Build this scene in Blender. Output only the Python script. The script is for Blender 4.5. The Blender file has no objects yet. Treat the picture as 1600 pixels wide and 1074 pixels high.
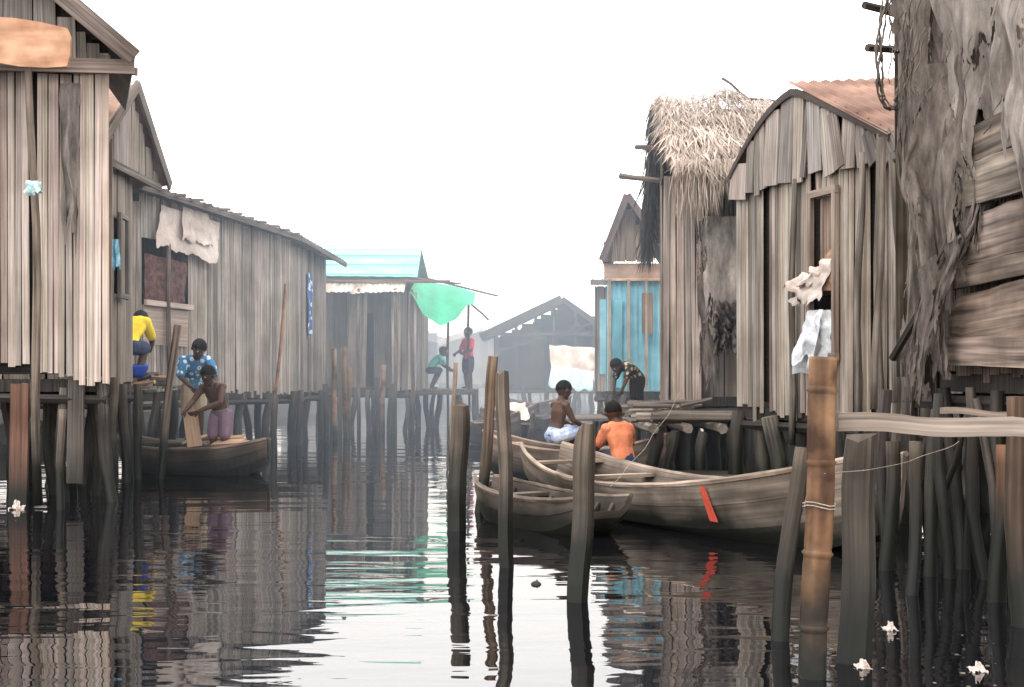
import bpy, math, random
from mathutils import Vector, Matrix, noise
R=random.Random(7)
V=Vector
scene=bpy.context.scene
COL=scene.collection
EYE=1.1
def at(u,v,y):
    return V(((u-800)*y/2000, y, EYE-(v-585)*y/2000))
# ------------------------------------------------------------ materials
def newmat(name):
    m=bpy.data.materials.new(name); m.use_nodes=True
    nt=m.node_tree; b=nt.nodes['Principled BSDF']; return m,nt,b
def N(nt,t,**k):
    n=nt.nodes.new(t)
    for a,v in k.items():
        setattr(n,a,v)
    return n
def mixc(nt,mode,fac,a,b):
    n=N(nt,'ShaderNodeMix',data_type='RGBA',blend_type=mode)
    for sock,val in ((n.inputs[0],fac),(n.inputs[6],a),(n.inputs[7],b)):
        if isinstance(val,bpy.types.NodeSocket): nt.links.new(val,sock)
        elif isinstance(val,(int,float)): sock.default_value=val
        else: sock.default_value=(*val,1)
    return n.outputs[2]
def ramp(nt,src,a,b,ca=(0,0,0),cb=(1,1,1)):
    r=N(nt,'ShaderNodeValToRGB'); r.color_ramp.elements[0].position=a; r.color_ramp.elements[1].position=b
    r.color_ramp.elements[0].color=(*ca,1); r.color_ramp.elements[1].color=(*cb,1)
    nt.links.new(src,r.inputs[0]); return r.outputs[0]
def grain_mat(name,c1,c2,sc=(.9,60),rough=.85,bump=.5,wet=True,blot=.5,metal=0,stain=(.3,.25,.2),wz=(-.15,.3),bsc=1.7,mott=.75,msc=(2.2,26)):
    m,nt,b=newmat(name)
    uv=N(nt,'ShaderNodeUVMap',uv_map='UVMap'); mp=N(nt,'ShaderNodeMapping'); mp.inputs['Scale'].default_value=(sc[0],sc[1],1)
    nt.links.new(uv.outputs[0],mp.inputs[0])
    n1=N(nt,'ShaderNodeTexNoise'); n1.inputs['Scale'].default_value=1; n1.inputs['Detail'].default_value=2; n1.inputs['Roughness'].default_value=.55; n1.inputs['Distortion'].default_value=.2
    nt.links.new(mp.outputs[0],n1.inputs['Vector'])
    f=ramp(nt,n1.outputs[0],.3,.7)
    c=mixc(nt,'MIX',f,c1,c2)
    geo=N(nt,'ShaderNodeNewGeometry')
    n2=N(nt,'ShaderNodeTexNoise'); n2.inputs['Scale'].default_value=bsc; n2.inputs['Detail'].default_value=4
    nt.links.new(geo.outputs['Position'],n2.inputs['Vector'])
    f2=ramp(nt,n2.outputs[0],.42,.68)
    s=N(nt,'ShaderNodeMath',operation='MULTIPLY'); nt.links.new(f2,s.inputs[0]); s.inputs[1].default_value=blot
    c=mixc(nt,'MULTIPLY',s.outputs[0],c,stain)
    mp3=N(nt,'ShaderNodeMapping'); mp3.inputs['Scale'].default_value=(msc[0],msc[1],1); mp3.inputs['Location'].default_value=(7.3,2.1,0); nt.links.new(uv.outputs[0],mp3.inputs[0])
    n3=N(nt,'ShaderNodeTexNoise'); n3.inputs['Scale'].default_value=1; n3.inputs['Detail'].default_value=2; nt.links.new(mp3.outputs[0],n3.inputs['Vector'])
    c=mixc(nt,'MULTIPLY',1.0,c,ramp(nt,n3.outputs[0],.3,.62,(mott,mott*.985,mott*.97),(1.05,1.05,1.05)))
    att=N(nt,'ShaderNodeAttribute',attribute_name='tone')
    c=mixc(nt,'MULTIPLY',1.0,c,att.outputs['Color'])
    if wet:
        sep=N(nt,'ShaderNodeSeparateXYZ'); nt.links.new(geo.outputs['Position'],sep.inputs[0])
        ad=N(nt,'ShaderNodeMath',operation='MULTIPLY_ADD'); nt.links.new(n2.outputs[0],ad.inputs[0]); ad.inputs[1].default_value=-.5*(wz[1]-wz[0])/.45
        nt.links.new(sep.outputs[2],ad.inputs[2])
        mr=N(nt,'ShaderNodeMapRange'); nt.links.new(ad.outputs[0],mr.inputs[0]); mr.inputs[1].default_value=wz[0]; mr.inputs[2].default_value=wz[1]; mr.inputs[3].default_value=1; mr.inputs[4].default_value=0
        w=mr.outputs[0]
        c=mixc(nt,'MIX',w,c,(.012,.012,.009))
        rr=N(nt,'ShaderNodeMapRange'); nt.links.new(w,rr.inputs[0]); rr.inputs[3].default_value=rough; rr.inputs[4].default_value=.45
        nt.links.new(rr.outputs[0],b.inputs['Roughness'])
    else: b.inputs['Roughness'].default_value=rough
    nt.links.new(c,b.inputs['Base Color'])
    b.inputs['Metallic'].default_value=metal
    b.inputs['Specular IOR Level'].default_value=.25
    bp=N(nt,'ShaderNodeBump'); bp.inputs['Strength'].default_value=bump; bp.inputs['Distance'].default_value=.006
    nt.links.new(n1.outputs[0],bp.inputs['Height']); nt.links.new(bp.outputs[0],b.inputs['Normal'])
    return m
M={}
M['slat']=grain_mat('raffia_slat',(.16,.13,.105),(.40,.34,.29),bump=.35)
M['pale']=grain_mat('pale_slat',(.29,.225,.19),(.52,.43,.375),blot=.35,bump=.3,mott=.85)
M['grey']=grain_mat('grey_slat',(.15,.128,.11),(.38,.33,.29),bump=.35)
M['dark']=grain_mat('dark_wood',(.02,.017,.014),(.07,.056,.047))
M['post']=grain_mat('post_wood',(.025,.02,.016),(.12,.098,.08),sc=(1.2,30),bump=.9,wz=(-.1,.5),bsc=2.2,blot=.6,msc=(3,12))
M['bamboo']=grain_mat('bamboo',(.11,.05,.02),(.40,.245,.13),sc=(.7,14),rough=.6,stain=(.16,.11,.08),blot=.95,bsc=5,mott=.6,msc=(2.5,7))
M['plank']=grain_mat('weathered_plank',(.085,.068,.057),(.27,.225,.19),sc=(.9,34),bump=.7,msc=(1.5,12))
M['board']=grain_mat('rough_dark_board',(.05,.037,.029),(.26,.195,.15),sc=(1.0,34),bump=1,blot=.8,stain=(.35,.3,.26),bsc=2.6,mott=.55,msc=(1.5,9))
M['fresh']=grain_mat('fresh_board',(.42,.25,.15),(.62,.42,.28),wet=False,blot=.3)
M['hull']=grain_mat('boat_wood',(.08,.065,.054),(.26,.213,.175),sc=(.8,22),blot=.85,stain=(.3,.26,.22),wz=(-.04,.2),bsc=2.4,bump=.6,mott=.65,msc=(1.3,8))
M['rust']=grain_mat('rusty_tin',(.15,.085,.06),(.30,.20,.155),sc=(.9,1.4),blot=.85,wet=False,rough=.7,stain=(.45,.32,.25),bsc=3,msc=(2,3))
M['tin']=grain_mat('grey_tin',(.12,.11,.105),(.28,.25,.23),sc=(.9,2),blot=.5,wet=False,rough=.6,msc=(2,3))
M['whitetin']=grain_mat('pale_tin',(.35,.27,.22),(.75,.72,.68),sc=(1.1,2.2),blot=.5,wet=False,rough=.6,stain=(.45,.3,.2),msc=(2,3))
M['straw']=grain_mat('straw_thatch',(.38,.30,.24),(.64,.53,.45),sc=(3,20),wet=False,blot=.4,stain=(.5,.4,.33),mott=.9)
M['black']=grain_mat('interior_shade_black',(.01,.008,.007),(.025,.021,.018),wet=False)  # near-black colour stands in for the shade inside the houses
M['bluetin']=grain_mat('blue_painted_tin',(.14,.38,.47),(.28,.56,.65),sc=(1,2),wet=False,rough=.55,blot=.5,stain=(.5,.5,.5),msc=(2,3))
M['tan']=grain_mat('tan_painted_board',(.33,.19,.12),(.53,.35,.25),sc=(1.5,9),wet=False,blot=.7,bsc=4,stain=(.5,.38,.3),msc=(2,5))
M['mint']=grain_mat('mint_roof_sheet',(.15,.44,.36),(.24,.56,.48),sc=(.7,3),wet=False,rough=.9,blot=.15,stain=(.6,.7,.65),mott=.9,msc=(2,3))
def cloth_mat(name,c1,c2,scale=4,rough=.9,trans=0,bump=.4,stretch=None):
    m,nt,b=newmat(name)
    geo=N(nt,'ShaderNodeTexCoord'); n1=N(nt,'ShaderNodeTexNoise'); n1.inputs['Scale'].default_value=scale; n1.inputs['Detail'].default_value=7; n1.inputs['Roughness'].default_value=.7
    if stretch:
        mp=N(nt,'ShaderNodeMapping'); mp.inputs['Scale'].default_value=stretch; nt.links.new(geo.outputs['Object'],mp.inputs[0]); nt.links.new(mp.outputs[0],n1.inputs['Vector'])
    else: nt.links.new(geo.outputs['Object'],n1.inputs['Vector'])
    c=mixc(nt,'MIX',ramp(nt,n1.outputs[0],.35,.68),c1,c2)
    att=N(nt,'ShaderNodeAttribute',attribute_name='tone')
    c=mixc(nt,'MULTIPLY',1.0,c,att.outputs['Color'])
    nt.links.new(c,b.inputs['Base Color']); b.inputs['Roughness'].default_value=rough; b.inputs['Specular IOR Level'].default_value=.2
    bp=N(nt,'ShaderNodeBump'); bp.inputs['Strength'].default_value=bump; bp.inputs['Distance'].default_value=.02
    nt.links.new(n1.outputs[0],bp.inputs['Height']); nt.links.new(bp.outputs[0],b.inputs['Normal'])
    return m
M['net']=cloth_mat('grey_sacking',(.035,.028,.024),(.15,.12,.10),9,stretch=(1.6,1.6,.4),bump=.2)
M['netpale']=cloth_mat('pale_sacking',(.09,.075,.065),(.26,.22,.19),9,stretch=(1.6,1.6,.4),bump=.2)
M['tarpw']=cloth_mat('dirty_white_tarp',(.42,.33,.28),(.70,.61,.54),3)
M['tarpg']=cloth_mat('green_tarp',(.02,.26,.13),(.05,.38,.22),2,rough=.7,bump=.1)
M['curtain']=cloth_mat('dark_patterned_curtain',(.04,.02,.02),(.20,.10,.08),14)
M['white']=cloth_mat('white_plastic',(.42,.42,.42),(.72,.72,.73),8)
M['bluecloth']=cloth_mat('blue_cloth',(.10,.35,.5),(.5,.72,.8),9)
M['yellow']=cloth_mat('yellow_cloth',(.75,.52,.03),(.9,.72,.08),6)
M['red']=cloth_mat('red_cloth',(.62,.05,.07),(.78,.10,.13),6)
M['orange']=cloth_mat('orange_cloth',(.45,.13,.06),(.62,.22,.11),10)
M['teal']=cloth_mat('teal_cloth',(.10,.45,.43),(.2,.6,.58),6)
M['tealstripe']=cloth_mat('pale_teal_stripe',(.25,.5,.47),(.7,.74,.7),3,stretch=(9,1,.3))
M['navy']=cloth_mat('navy_cloth',(.02,.03,.06),(.05,.06,.11),6)
M['khaki']=cloth_mat('khaki_cloth',(.32,.24,.16),(.5,.4,.28),6)
M['mauve']=cloth_mat('mauve_cloth',(.13,.085,.11),(.21,.14,.18),6)
M['shortw']=cloth_mat('white_blue_shorts',(.15,.22,.4),(.75,.76,.8),7)
M['skin']=cloth_mat('dark_skin',(.06,.03,.019),(.095,.05,.033),5,rough=.5,bump=.1)
M['hair']=cloth_mat('black_hair',(.006,.005,.005),(.012,.01,.01),60)
M['eye']=cloth_mat('eye_white',(.5,.5,.48),(.6,.6,.58),5,rough=.3)
M['bowl']=cloth_mat('blue_plastic',(.02,.06,.35),(.03,.09,.45),3,rough=.4)
M['redpaint']=cloth_mat('red_paint',(.36,.05,.03),(.56,.08,.05),16)
M['rope']=cloth_mat('rope',(.22,.18,.14),(.38,.32,.26),20)
def spot_mat(name,base,spot,ring,scale):
    m,nt,b=newmat(name)
    tc=N(nt,'ShaderNodeTexCoord'); v=N(nt,'ShaderNodeTexVoronoi'); v.inputs['Scale'].default_value=scale; v.inputs['Randomness'].default_value=.6
    nt.links.new(tc.outputs['Object'],v.inputs['Vector'])
    c=mixc(nt,'MIX',ramp(nt,v.outputs['Distance'],.36,.40),spot,base)
    c=mixc(nt,'MIX',ramp(nt,v.outputs['Distance'],.13,.16),ring,c)
    nt.links.new(c,b.inputs['Base Color']); b.inputs['Roughness'].default_value=.85
    return m
M['spotshirt']=spot_mat('blue_shirt_white_spots',(.04,.16,.30),(.55,.66,.72),(.04,.1,.2),14)
M['floral']=spot_mat('black_floral_shirt',(.012,.012,.014),(.45,.34,.2),(.4,.05,.05),17)
M['bluespot']=spot_mat('blue_print_cloth',(.05,.12,.3),(.6,.68,.75),(.05,.2,.4),9)
# ------------------------------------------------------------ mesh builder
def tn(lo=.75,hi=1.15,hue=.05):
    k=R.uniform(lo,hi); return (k*(1+R.uniform(-hue,hue)),k,k*(1+R.uniform(-hue,hue)))
class MB:
    def __init__(s): s.v=[];s.f=[];s.u=[];s.t=[];s.m=[]
    def quad(s,pts,tone=(1,1,1),mi=0,uvs=None):
        b=len(s.v); s.v+=[V(p) for p in pts]; s.f.append(tuple(range(b,b+len(pts))))
        if uvs is None:
            e=(pts[1]-pts[0]).length; uvs=[(0,0),(e,0),(e,(pts[2]-pts[1]).length),(0,(pts[-1]-pts[0]).length)]
            uvs=uvs[:len(pts)]
        s.u.append(uvs); s.t.append(tone); s.m.append(mi)
    def loft(s,rings,tone=(1,1,1),mi=0,closed=True,cap=True,off=None):
        if off is None: off=(R.uniform(0,50),R.uniform(0,50))
        n=len(rings[0]); b=len(s.v)
        for r in rings: s.v+=[V(p) for p in r]
        L=0; per=[0]
        for j in range(n): per.append(per[-1]+(V(rings[0][(j+1)%n])-V(rings[0][j])).length)
        for i in range(len(rings)-1):
            d=(sum((V(p) for p in rings[i+1]),V())-sum((V(p) for p in rings[i]),V())).length/n
            for j in range(n if closed else n-1):
                k=(j+1)%n
                s.f.append((b+i*n+j,b+i*n+k,b+(i+1)*n+k,b+(i+1)*n+j))
                s.u.append([(off[0]+L,off[1]+per[j]),(off[0]+L,off[1]+per[j+1]),(off[0]+L+d,off[1]+per[j+1]),(off[0]+L+d,off[1]+per[j])])
                s.t.append(tone); s.m.append(mi)
            L+=d
        if cap and closed:
            for i in (0,len(rings)-1):
                fa=tuple(range(b+i*n,b+i*n+n))
                if i==0: fa=fa[::-1]
                s.f.append(fa); s.u.append([(off[0],off[1]+.01*q) for q in range(n)]); s.t.append(tone); s.m.append(mi)
    def plank(s,p0,p1,w,th,nrm,tone=None,mi=0,rnd=False,w1=None):
        p0=V(p0);p1=V(p1);d=(p1-p0).normalized(); n=V(nrm); n=(n-d*n.dot(d)).normalized(); sd=d.cross(n)
        if tone is None: tone=tn()
        w1=w if w1 is None else w1
        if rnd: prof=[(-.5,0),(.5,0),(.47,.7),(.36,1),(-.36,1),(-.47,.7)]
        else: prof=[(-.5,0),(.5,0),(.5,1),(-.5,1)]
        s.loft([[p+sd*(a*ww)+n*(b_*th) for a,b_ in prof] for p,ww in ((p0,w),(p1,w1))],tone,mi)
    def tube(s,pts,rad,seg=8,tone=(1,1,1),mi=0,jit=0,flat=1,side=None):
        pts=[V(p) for p in pts]; rings=[]
        if not isinstance(rad,(list,tuple)): rad=[rad]*len(pts)
        ref=None
        for i,p in enumerate(pts):
            d=(pts[min(i+1,len(pts)-1)]-pts[max(i-1,0)]).normalized()
            if side is not None: a=V(side)
            elif ref is None: a=V((1,0,0)) if abs(d.x)<.8 else V((0,1,0))
            else: a=ref
            a=(a-d*a.dot(d)).normalized(); ref=a; b_=d.cross(a)
            rings.append([p+(a*math.cos(t)+b_*math.sin(t)*flat)*rad[i]*(1+R.uniform(-jit,jit)) for t in [2*math.pi*k/seg for k in range(seg)]])
        s.loft(rings,tone,mi)
    def ball(s,c,r,ax=None,seg=12,rings=8,tone=(1,1,1),mi=0,half=None):
        c=V(c)
        if not isinstance(r,(list,tuple)): r=(r,r,r)
        ax=ax or (V((1,0,0)),V((0,1,0)),V((0,0,1)))
        rr=[]
        top=math.pi if half is None else half
        for i in range(rings+1):
            ph=.02+(top-.04)*i/rings
            rr.append([c+ax[0]*(r[0]*math.sin(ph)*math.cos(t))+ax[1]*(r[1]*math.sin(ph)*math.sin(t))+ax[2]*(r[2]*math.cos(ph)) for t in [2*math.pi*k/seg for k in range(seg)]])
        s.loft(rr,tone,mi)
    def rough(s,p0,p1,r0,r1,seg=8,n=6,jit=.1,wob=.02,tone=None,mi=0):
        p0=V(p0);p1=V(p1); pts=[]
        ph=R.uniform(0,9)
        for i in range(n+1):
            t=i/n; p=p0.lerp(p1,t); q=wob*math.sin(math.pi*t)
            pts.append(p+V((math.sin(ph+t*5)*q,math.cos(ph*2+t*4)*q,0)))
        s.tube(pts,[r0+(r1-r0)*i/n for i in range(n+1)],seg,tone or tn(.7,1.2),mi,jit)
    def mesh(s,name,origin):
        me=bpy.data.meshes.new(name); me.from_pydata([v-origin for v in s.v],[],s.f)
        me.uv_layers.new(name='UVMap'); me.color_attributes.new('tone','FLOAT_COLOR','CORNER')
        uu=[];cc=[]
        for f,u,t in zip(s.f,s.u,s.t):
            for k in range(len(f)):
                uu+=[u[k%len(u)][0],u[k%len(u)][1]]; cc+=[t[0],t[1],t[2],1]
        me.uv_layers['UVMap'].data.foreach_set('uv',uu); me.color_attributes['tone'].data.foreach_set('color',cc)
        me.polygons.foreach_set('material_index',s.m)
        return me
def obj(name,mb,mats,parent=None,origin=None,smooth=False,label=None,category=None,group=None,kind=None):
    if parent is not None: o0=V(parent['org'])
    else:
        if origin is None:
            n=len(mb.v); c=sum(mb.v,V())/n; origin=V((c.x,c.y,min(v.z for v in mb.v)))
        o0=V(origin)
    me=mb.mesh(name,o0); 
    if smooth: me.polygons.foreach_set('use_smooth',[True]*len(me.polygons))
    for m in (mats if isinstance(mats,list) else [mats]): me.materials.append(M[m] if isinstance(m,str) else m)
    me.update()
    o=bpy.data.objects.new(name,me); COL.objects.link(o)
    if parent is not None: o.parent=parent
    else: o.location=o0
    tag(o,label,category,group,kind); return o
def tag(o,label=None,category=None,group=None,kind=None):
    if label:o['label']=label
    if category:o['category']=category
    if group:o['group']=group
    if kind:o['kind']=kind
def thing(name,org,label,category,group=None):
    e=bpy.data.objects.new(name,None); e.empty_display_size=.2; e.location=V(org); e['org']=list(org); COL.objects.link(e)
    tag(e,label,category,group); return e
# ------------------------------------------------------------ slat walls
WIDE=(.5,.7,.85,1,1,1.2,1.5,2.0); EVEN=(.75,.85,.95,1,1,1.1,1.25)
def slat_wall(mb,A,B,zb,zt,w=.07,nrm=None,mi=0,lo=.7,hi=1.2,holes=(),jb=.06,jt=.0,skip=.012,out=0,tilt=.008,rnd=True,bk=True,bmi=1,ch=WIDE):
    A=V((A[0],A[1],0));B=V((B[0],B[1],0)); d=B-A; L=d.length; d.normalize(); n=V((d.y,-d.x,0))
    fb=zb if callable(zb) else (lambda t:zb); ft=zt if callable(zt) else (lambda t:zt)
    s=0; grp=1
    while s<L:
        if R.random()<.12: grp=R.uniform(.8,1.15)
        ww=w*R.choice(ch); c=s+ww/2; t=min(c/L,1)
        if R.random()>skip:
            segs=[(fb(t)-R.uniform(0,jb)*(2.6 if R.random()<.15 else 1),ft(t)-R.uniform(0,jt))]
            for h in holes:
                if h[0]<c<h[1]:
                    ns=[]
                    for a,b_ in segs:
                        if h[2]>a: ns.append((a,min(b_,h[2])))
                        if h[3]<b_: ns.append((max(a,h[3]),b_))
                    segs=ns
            k=(lo+(hi-lo)*R.random())*grp 
            if R.random()<.12: k*=.62
            if R.random()<.08: k*=1.25
            tone=(k*(1+R.uniform(-.04,.08)),k,k*(1+R.uniform(-.08,.04))); o=R.uniform(0,.016)+out; tl=R.uniform(-tilt,tilt)*2
            for a,b_ in segs:
                if b_-a<.05: continue
                mb.plank(A+d*(c-tl)+n*o+V((0,0,a)),A+d*(c+tl)+n*o+V((0,0,b_)),ww*.97,min(ww*.16,.014),n,tone,mi,rnd,w1=ww*R.uniform(.90,.98))
        s+=ww
    if bk:  # near-black sheet behind the slats, painting the gaps as shade
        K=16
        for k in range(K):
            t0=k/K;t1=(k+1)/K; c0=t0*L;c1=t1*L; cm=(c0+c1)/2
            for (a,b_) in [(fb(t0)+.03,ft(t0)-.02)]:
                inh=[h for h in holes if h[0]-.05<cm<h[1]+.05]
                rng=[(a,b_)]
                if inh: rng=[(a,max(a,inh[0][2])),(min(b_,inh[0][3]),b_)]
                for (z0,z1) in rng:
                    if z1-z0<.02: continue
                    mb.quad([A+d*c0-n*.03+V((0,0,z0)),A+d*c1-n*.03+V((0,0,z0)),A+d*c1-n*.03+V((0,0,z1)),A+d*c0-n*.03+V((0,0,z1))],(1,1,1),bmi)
def panel(mb,A,B,z0,z1,mi=0,tone=(1,1,1),off=0,z0b=None,z1b=None):
    A=V((A[0],A[1],0));B=V((B[0],B[1],0)); d=(B-A).normalized(); n=V((d.y,-d.x,0))*off
    mb.quad([A+n+V((0,0,z0)),B+n+V((0,0,z0b if z0b is not None else z0)),B+n+V((0,0,z1b if z1b is not None else z1)),A+n+V((0,0,z1))],tone,mi)
def stilts(par,pos,ztop,r=(.045,.075),mat='post',lo=.4,hi=1.5):
    for (x,y) in pos:
        mb=MB(); rr=R.uniform(*r)
        mb.rough((x+R.uniform(-.18,.18),y+R.uniform(-.08,.08),-.5),(x,y,(ztop(x,y) if callable(ztop) else ztop)+R.uniform(-.02,.03)),rr*1.1,rr*.8,8,7,.14,.04,tn(lo,hi,.1))
        obj('stilt',mb,mat,par,smooth=True)
def line(A,B,n,j=.08):
    return [(A[0]+(B[0]-A[0])*i/(n-1)+R.uniform(-j,j),A[1]+(B[1]-A[1])*i/(n-1)+R.uniform(-j,j)) for i in range(n)]
def floor_part(par,poly,z,over=.0):
    mb=MB(); n=len(poly)
    lo=[V((x,y,z-.1)) for x,y in poly]; hi=[V((x,y,z)) for x,y in poly]
    mb.loft([lo,hi],(.7,.7,.7),0)
    for i in range(n):
        a=V((*poly[i],z-.17)); b=V((*poly[(i+1)%n],z-.17)); mb.tube([a,a.lerp(b,.5)+V((0,0,.02)),b],.045,6,tn(.6,1),0,.1)
    obj('floor',mb,'dark',par)
def corr(mb,P00,P10,P01,P11,waves,amp=.012,mi=0,tone=(1,1,1),sag=0,nseg=3):
    P=[V(p) for p in (P00,P10,P01,P11)]
    nu=waves*4; nv=nseg; nr=((P[1]-P[0]).cross(P[2]-P[0])).normalized()
    if nr.z<0: nr=-nr
    L=(P[1]-P[0]).length; H=(P[2]-P[0]).length
    def pt(i,j):
        u=i/nu;v=j/nv
        return P[0].lerp(P[1],u).lerp(P[2].lerp(P[3],u),v)+nr*(amp*math.sin(2*math.pi*waves*u)-sag*math.sin(math.pi*v))
    off=R.uniform(0,20)
    for j in range(nv):
        for i in range(nu):
            u0,u1=i/nu*L+off,(i+1)/nu*L+off; v0,v1=j/nv*H,(j+1)/nv*H
            k=1+.12*math.sin(math.floor(i/nu*L/.8)*7.3+off)
            mb.quad([pt(i,j),pt(i+1,j),pt(i+1,j+1),pt(i,j+1)],(tone[0]*k,tone[1]*k,tone[2]*k),mi,[(u0,v0),(u1,v0),(u1,v1),(u0,v1)])
def cloth(mb,P00,P10,P01,P11,nu=16,nv=16,fold=3,amp=.05,rag=.15,holes=0,mi=0,ph=None,lo=.7,hi=1.15,edge=0,torn=0,streak=3.0,fine=9):
    P=[V(p) for p in (P00,P10,P01,P11)]; nr=((P[1]-P[0]).cross(P[2]-P[0])).normalized()
    ph=R.uniform(0,10) if ph is None else ph
    side=(P[1]-P[0]).normalized(); W=(P[1]-P[0]).length; H=(P[2]-P[0]).length
    def pt(i,j):
        u=i/nu;v=j/nv
        vv=v*(1+rag*(noise.noise(V((u*6+ph,ph,0)))+.6*noise.noise(V((u*17,ph,3))))) 
        p=P[0].lerp(P[1],u).lerp(P[2].lerp(P[3],u),vv)
        k=amp*math.sin(fold*2*math.pi*u+ph+2.2*noise.noise(V((u*2,v*2,ph))))*(.3+.7*v)
        k+=amp*1.0*noise.noise(V((u*4+ph,v*3,1)))
        e=edge*(noise.noise(V((v*3+ph,u,5)))+.3*noise.noise(V((v*9+ph,u,9))))
        return p+nr*k+side*e
    g=[[pt(i,j) for i in range(nu+1)] for j in range(nv+1)]
    b=len(mb.v)
    for row in g: mb.v+=row
    for j in range(nv):
        for i in range(nu):
            u=(i+.5)/nu; v=(j+.5)/nv
            if torn:
                q=noise.fractal(V((u*W*fine+ph*3,v*H*fine/streak,ph)),.6,2.0,5)
                ed=max(0,1-min(u,1-u)*W/.09)*.6+max(0,(v-.6)/.4)*.6
                if q+ed>torn: continue
            k=R.uniform(.95,1.05)*(1+.22*noise.noise(V((u*7,v*3,ph))))*(lo+hi)/2
            mb.f.append((b+j*(nu+1)+i,b+j*(nu+1)+i+1,b+(j+1)*(nu+1)+i+1,b+(j+1)*(nu+1)+i))
            mb.u.append([(i/nu,j/nv),((i+1)/nu,j/nv),((i+1)/nu,(j+1)/nv),(i/nu,(j+1)/nv)]); mb.t.append((k,k,k)); mb.m.append(mi)
# ============================================================ SETTING
mb=MB(); mb.quad([V((-60,-5,0)),V((60,-5,0)),V((60,220,0)),V((-60,220,0))])
m,nt,b=newmat('dark_canal_water')
b.inputs['Base Color'].default_value=(.004,.004,.005,1); b.inputs['Roughness'].default_value=.012; b.inputs['IOR'].default_value=1.74
geo=N(nt,'ShaderNodeNewGeometry')
def wn(sc,scale,det):
    mp=N(nt,'ShaderNodeMapping'); mp.inputs['Scale'].default_value=sc; mp.inputs['Rotation'].default_value=(0,0,.06)
    nt.links.new(geo.outputs['Position'],mp.inputs[0]); n=N(nt,'ShaderNodeTexNoise'); n.inputs['Scale'].default_value=scale; n.inputs['Detail'].default_value=det; n.inputs['Distortion'].default_value=.4
    nt.links.new(mp.outputs[0],n.inputs['Vector']); return n.outputs[0]
a1=wn((.5,1.7,1),.9,1); a2=wn((1.2,4.4,1),1.5,1.5); a3=wn((.12,.25,1),1,2)
msk=ramp(nt,a3,.38,.62,(.35,.35,.35),(1,1,1))
bp=N(nt,'ShaderNodeBump'); bp.inputs['Distance'].default_value=.019; nt.links.new(a1,bp.inputs['Height']); nt.links.new(msk,bp.inputs['Strength'])
bp2=N(nt,'ShaderNodeBump'); bp2.inputs['Distance'].default_value=.0042; nt.links.new(a2,bp2.inputs['Height']); nt.links.new(bp.outputs[0],bp2.inputs['Normal']); nt.links.new(msk,bp2.inputs['Strength'])
nt.links.new(bp2.outputs[0],b.inputs['Normal'])
obj('water',mb,m,origin=(0,0,0),kind='structure')
mudm=grain_mat('mud',(.012,.010,.008),(.035,.028,.022),sc=(1,1),wet=False,msc=(2,2))
for sgn,xs in ((-1,[(5,-6.2),(13,-6.2),(17,-6.8),(24,-6.3),(32,-5.5),(60,-4)]),(1,[(3,4.6),(9,4.8),(14,4.4),(20,3.8),(32,4.6),(60,6)])):  # banks added to block bright horizon light between the stilts
    mb=MB(); rows=[]
    for y,x in xs: rows.append([V((x,y,-.2)),V((x+sgn*.5,y,.4)),V((x+sgn*1.2,y,.62)),V((sgn*60,y,.7))])
    for i in range(len(rows)-1):
        for j in range(3):
            q=[rows[i][j],rows[i][j+1],rows[i+1][j+1],rows[i+1][j]]
            mb.quad(q if sgn>0 else q[::-1])
    obj('blocker_bank',mb,mudm,origin=(xs[0][1],xs[0][0],-.2),kind='structure')
mb=MB()
for i in range(40):
    x0=-60+i*3
    mb.quad([V((x0,78,-.1)),V((x0+3,78,-.1)),V((x0+3,80,.7)),V((x0,80,.7))]); mb.quad([V((x0,80,.7)),V((x0+3,80,.7)),V((x0+3,140,.8)),V((x0,140,.8))])
obj('ground',mb,mudm,origin=(0,80,0),kind='structure')

# ============================================================ LEFT 1
h=thing('stilt_house',(-4.4,11.5,0),'tall stilt house of pale pinkish slats with overhanging gable','house','stilt houses along the canal')
poly=[(-5.4,10.7),(-3.5,11.05),(-4.22,12.9),(-6,12.9)]
mb=MB()
A=V(poly[0]);B=V(poly[1])
def along(u,A=A,B=B):
    k=(u-800)/2000; d=B-A; return (k*A.y-A.x)/(d.x-k*d.y)
L=(B-A).length
s40,s58,s105,s118=[along(u)*L for u in (38,60,106,117)]
slat_wall(mb,poly[0],A.lerp(B,s40/L),lambda t:1.2,3.7,.062,lo=.85,hi=1.15,jb=.04,ch=EVEN,tilt=.004)
slat_wall(mb,A.lerp(B,s58/L),A.lerp(B,s105/L),1.12,3.66,.058,lo=.85,hi=1.2,out=.05,jb=.05,ch=EVEN,tilt=.004)
slat_wall(mb,A.lerp(B,s118/L),B,1.05,3.85,.055,lo=.9,hi=1.25,out=.07,jb=.06,ch=EVEN,tilt=.004)
panel(mb,poly[0],poly[1],1.1,4.0,1,off=-.05)
slat_wall(mb,poly[1],poly[2],1.05,3.7,.07,lo=.7,hi=1.1)
obj('wall',mb,['pale','black'],h)
floor_part(h,poly,1.05)
mb=MB()
def zg(t): return 3.78+ (1.35*(t/ .3) if t<.3 else 1.35*(1-t)/.7)
slat_wall(mb,(-5.3,10.62),(-3.35,10.98),3.7,lambda t:max(3.74,zg(t)-.08),.16,rnd=False,jb=.03,bmi=1,lo=.5,hi=.9,tilt=.003)
obj('gable',mb,['grey','black'],h)
mb=MB()
r0=V((-4.7,10.4,5.13)); e0=V((-3.16,10.75,3.8)); r1=V((-4.9,13.2,5.13)); e1=V((-3.95,13.1,3.8))
corr(mb,r0,r1,e0,e1,26,.014)
corr(mb,r0,r1,V((-5.6,10.3,3.9)),V((-6.3,13.1,3.9)),26,.014)
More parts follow.
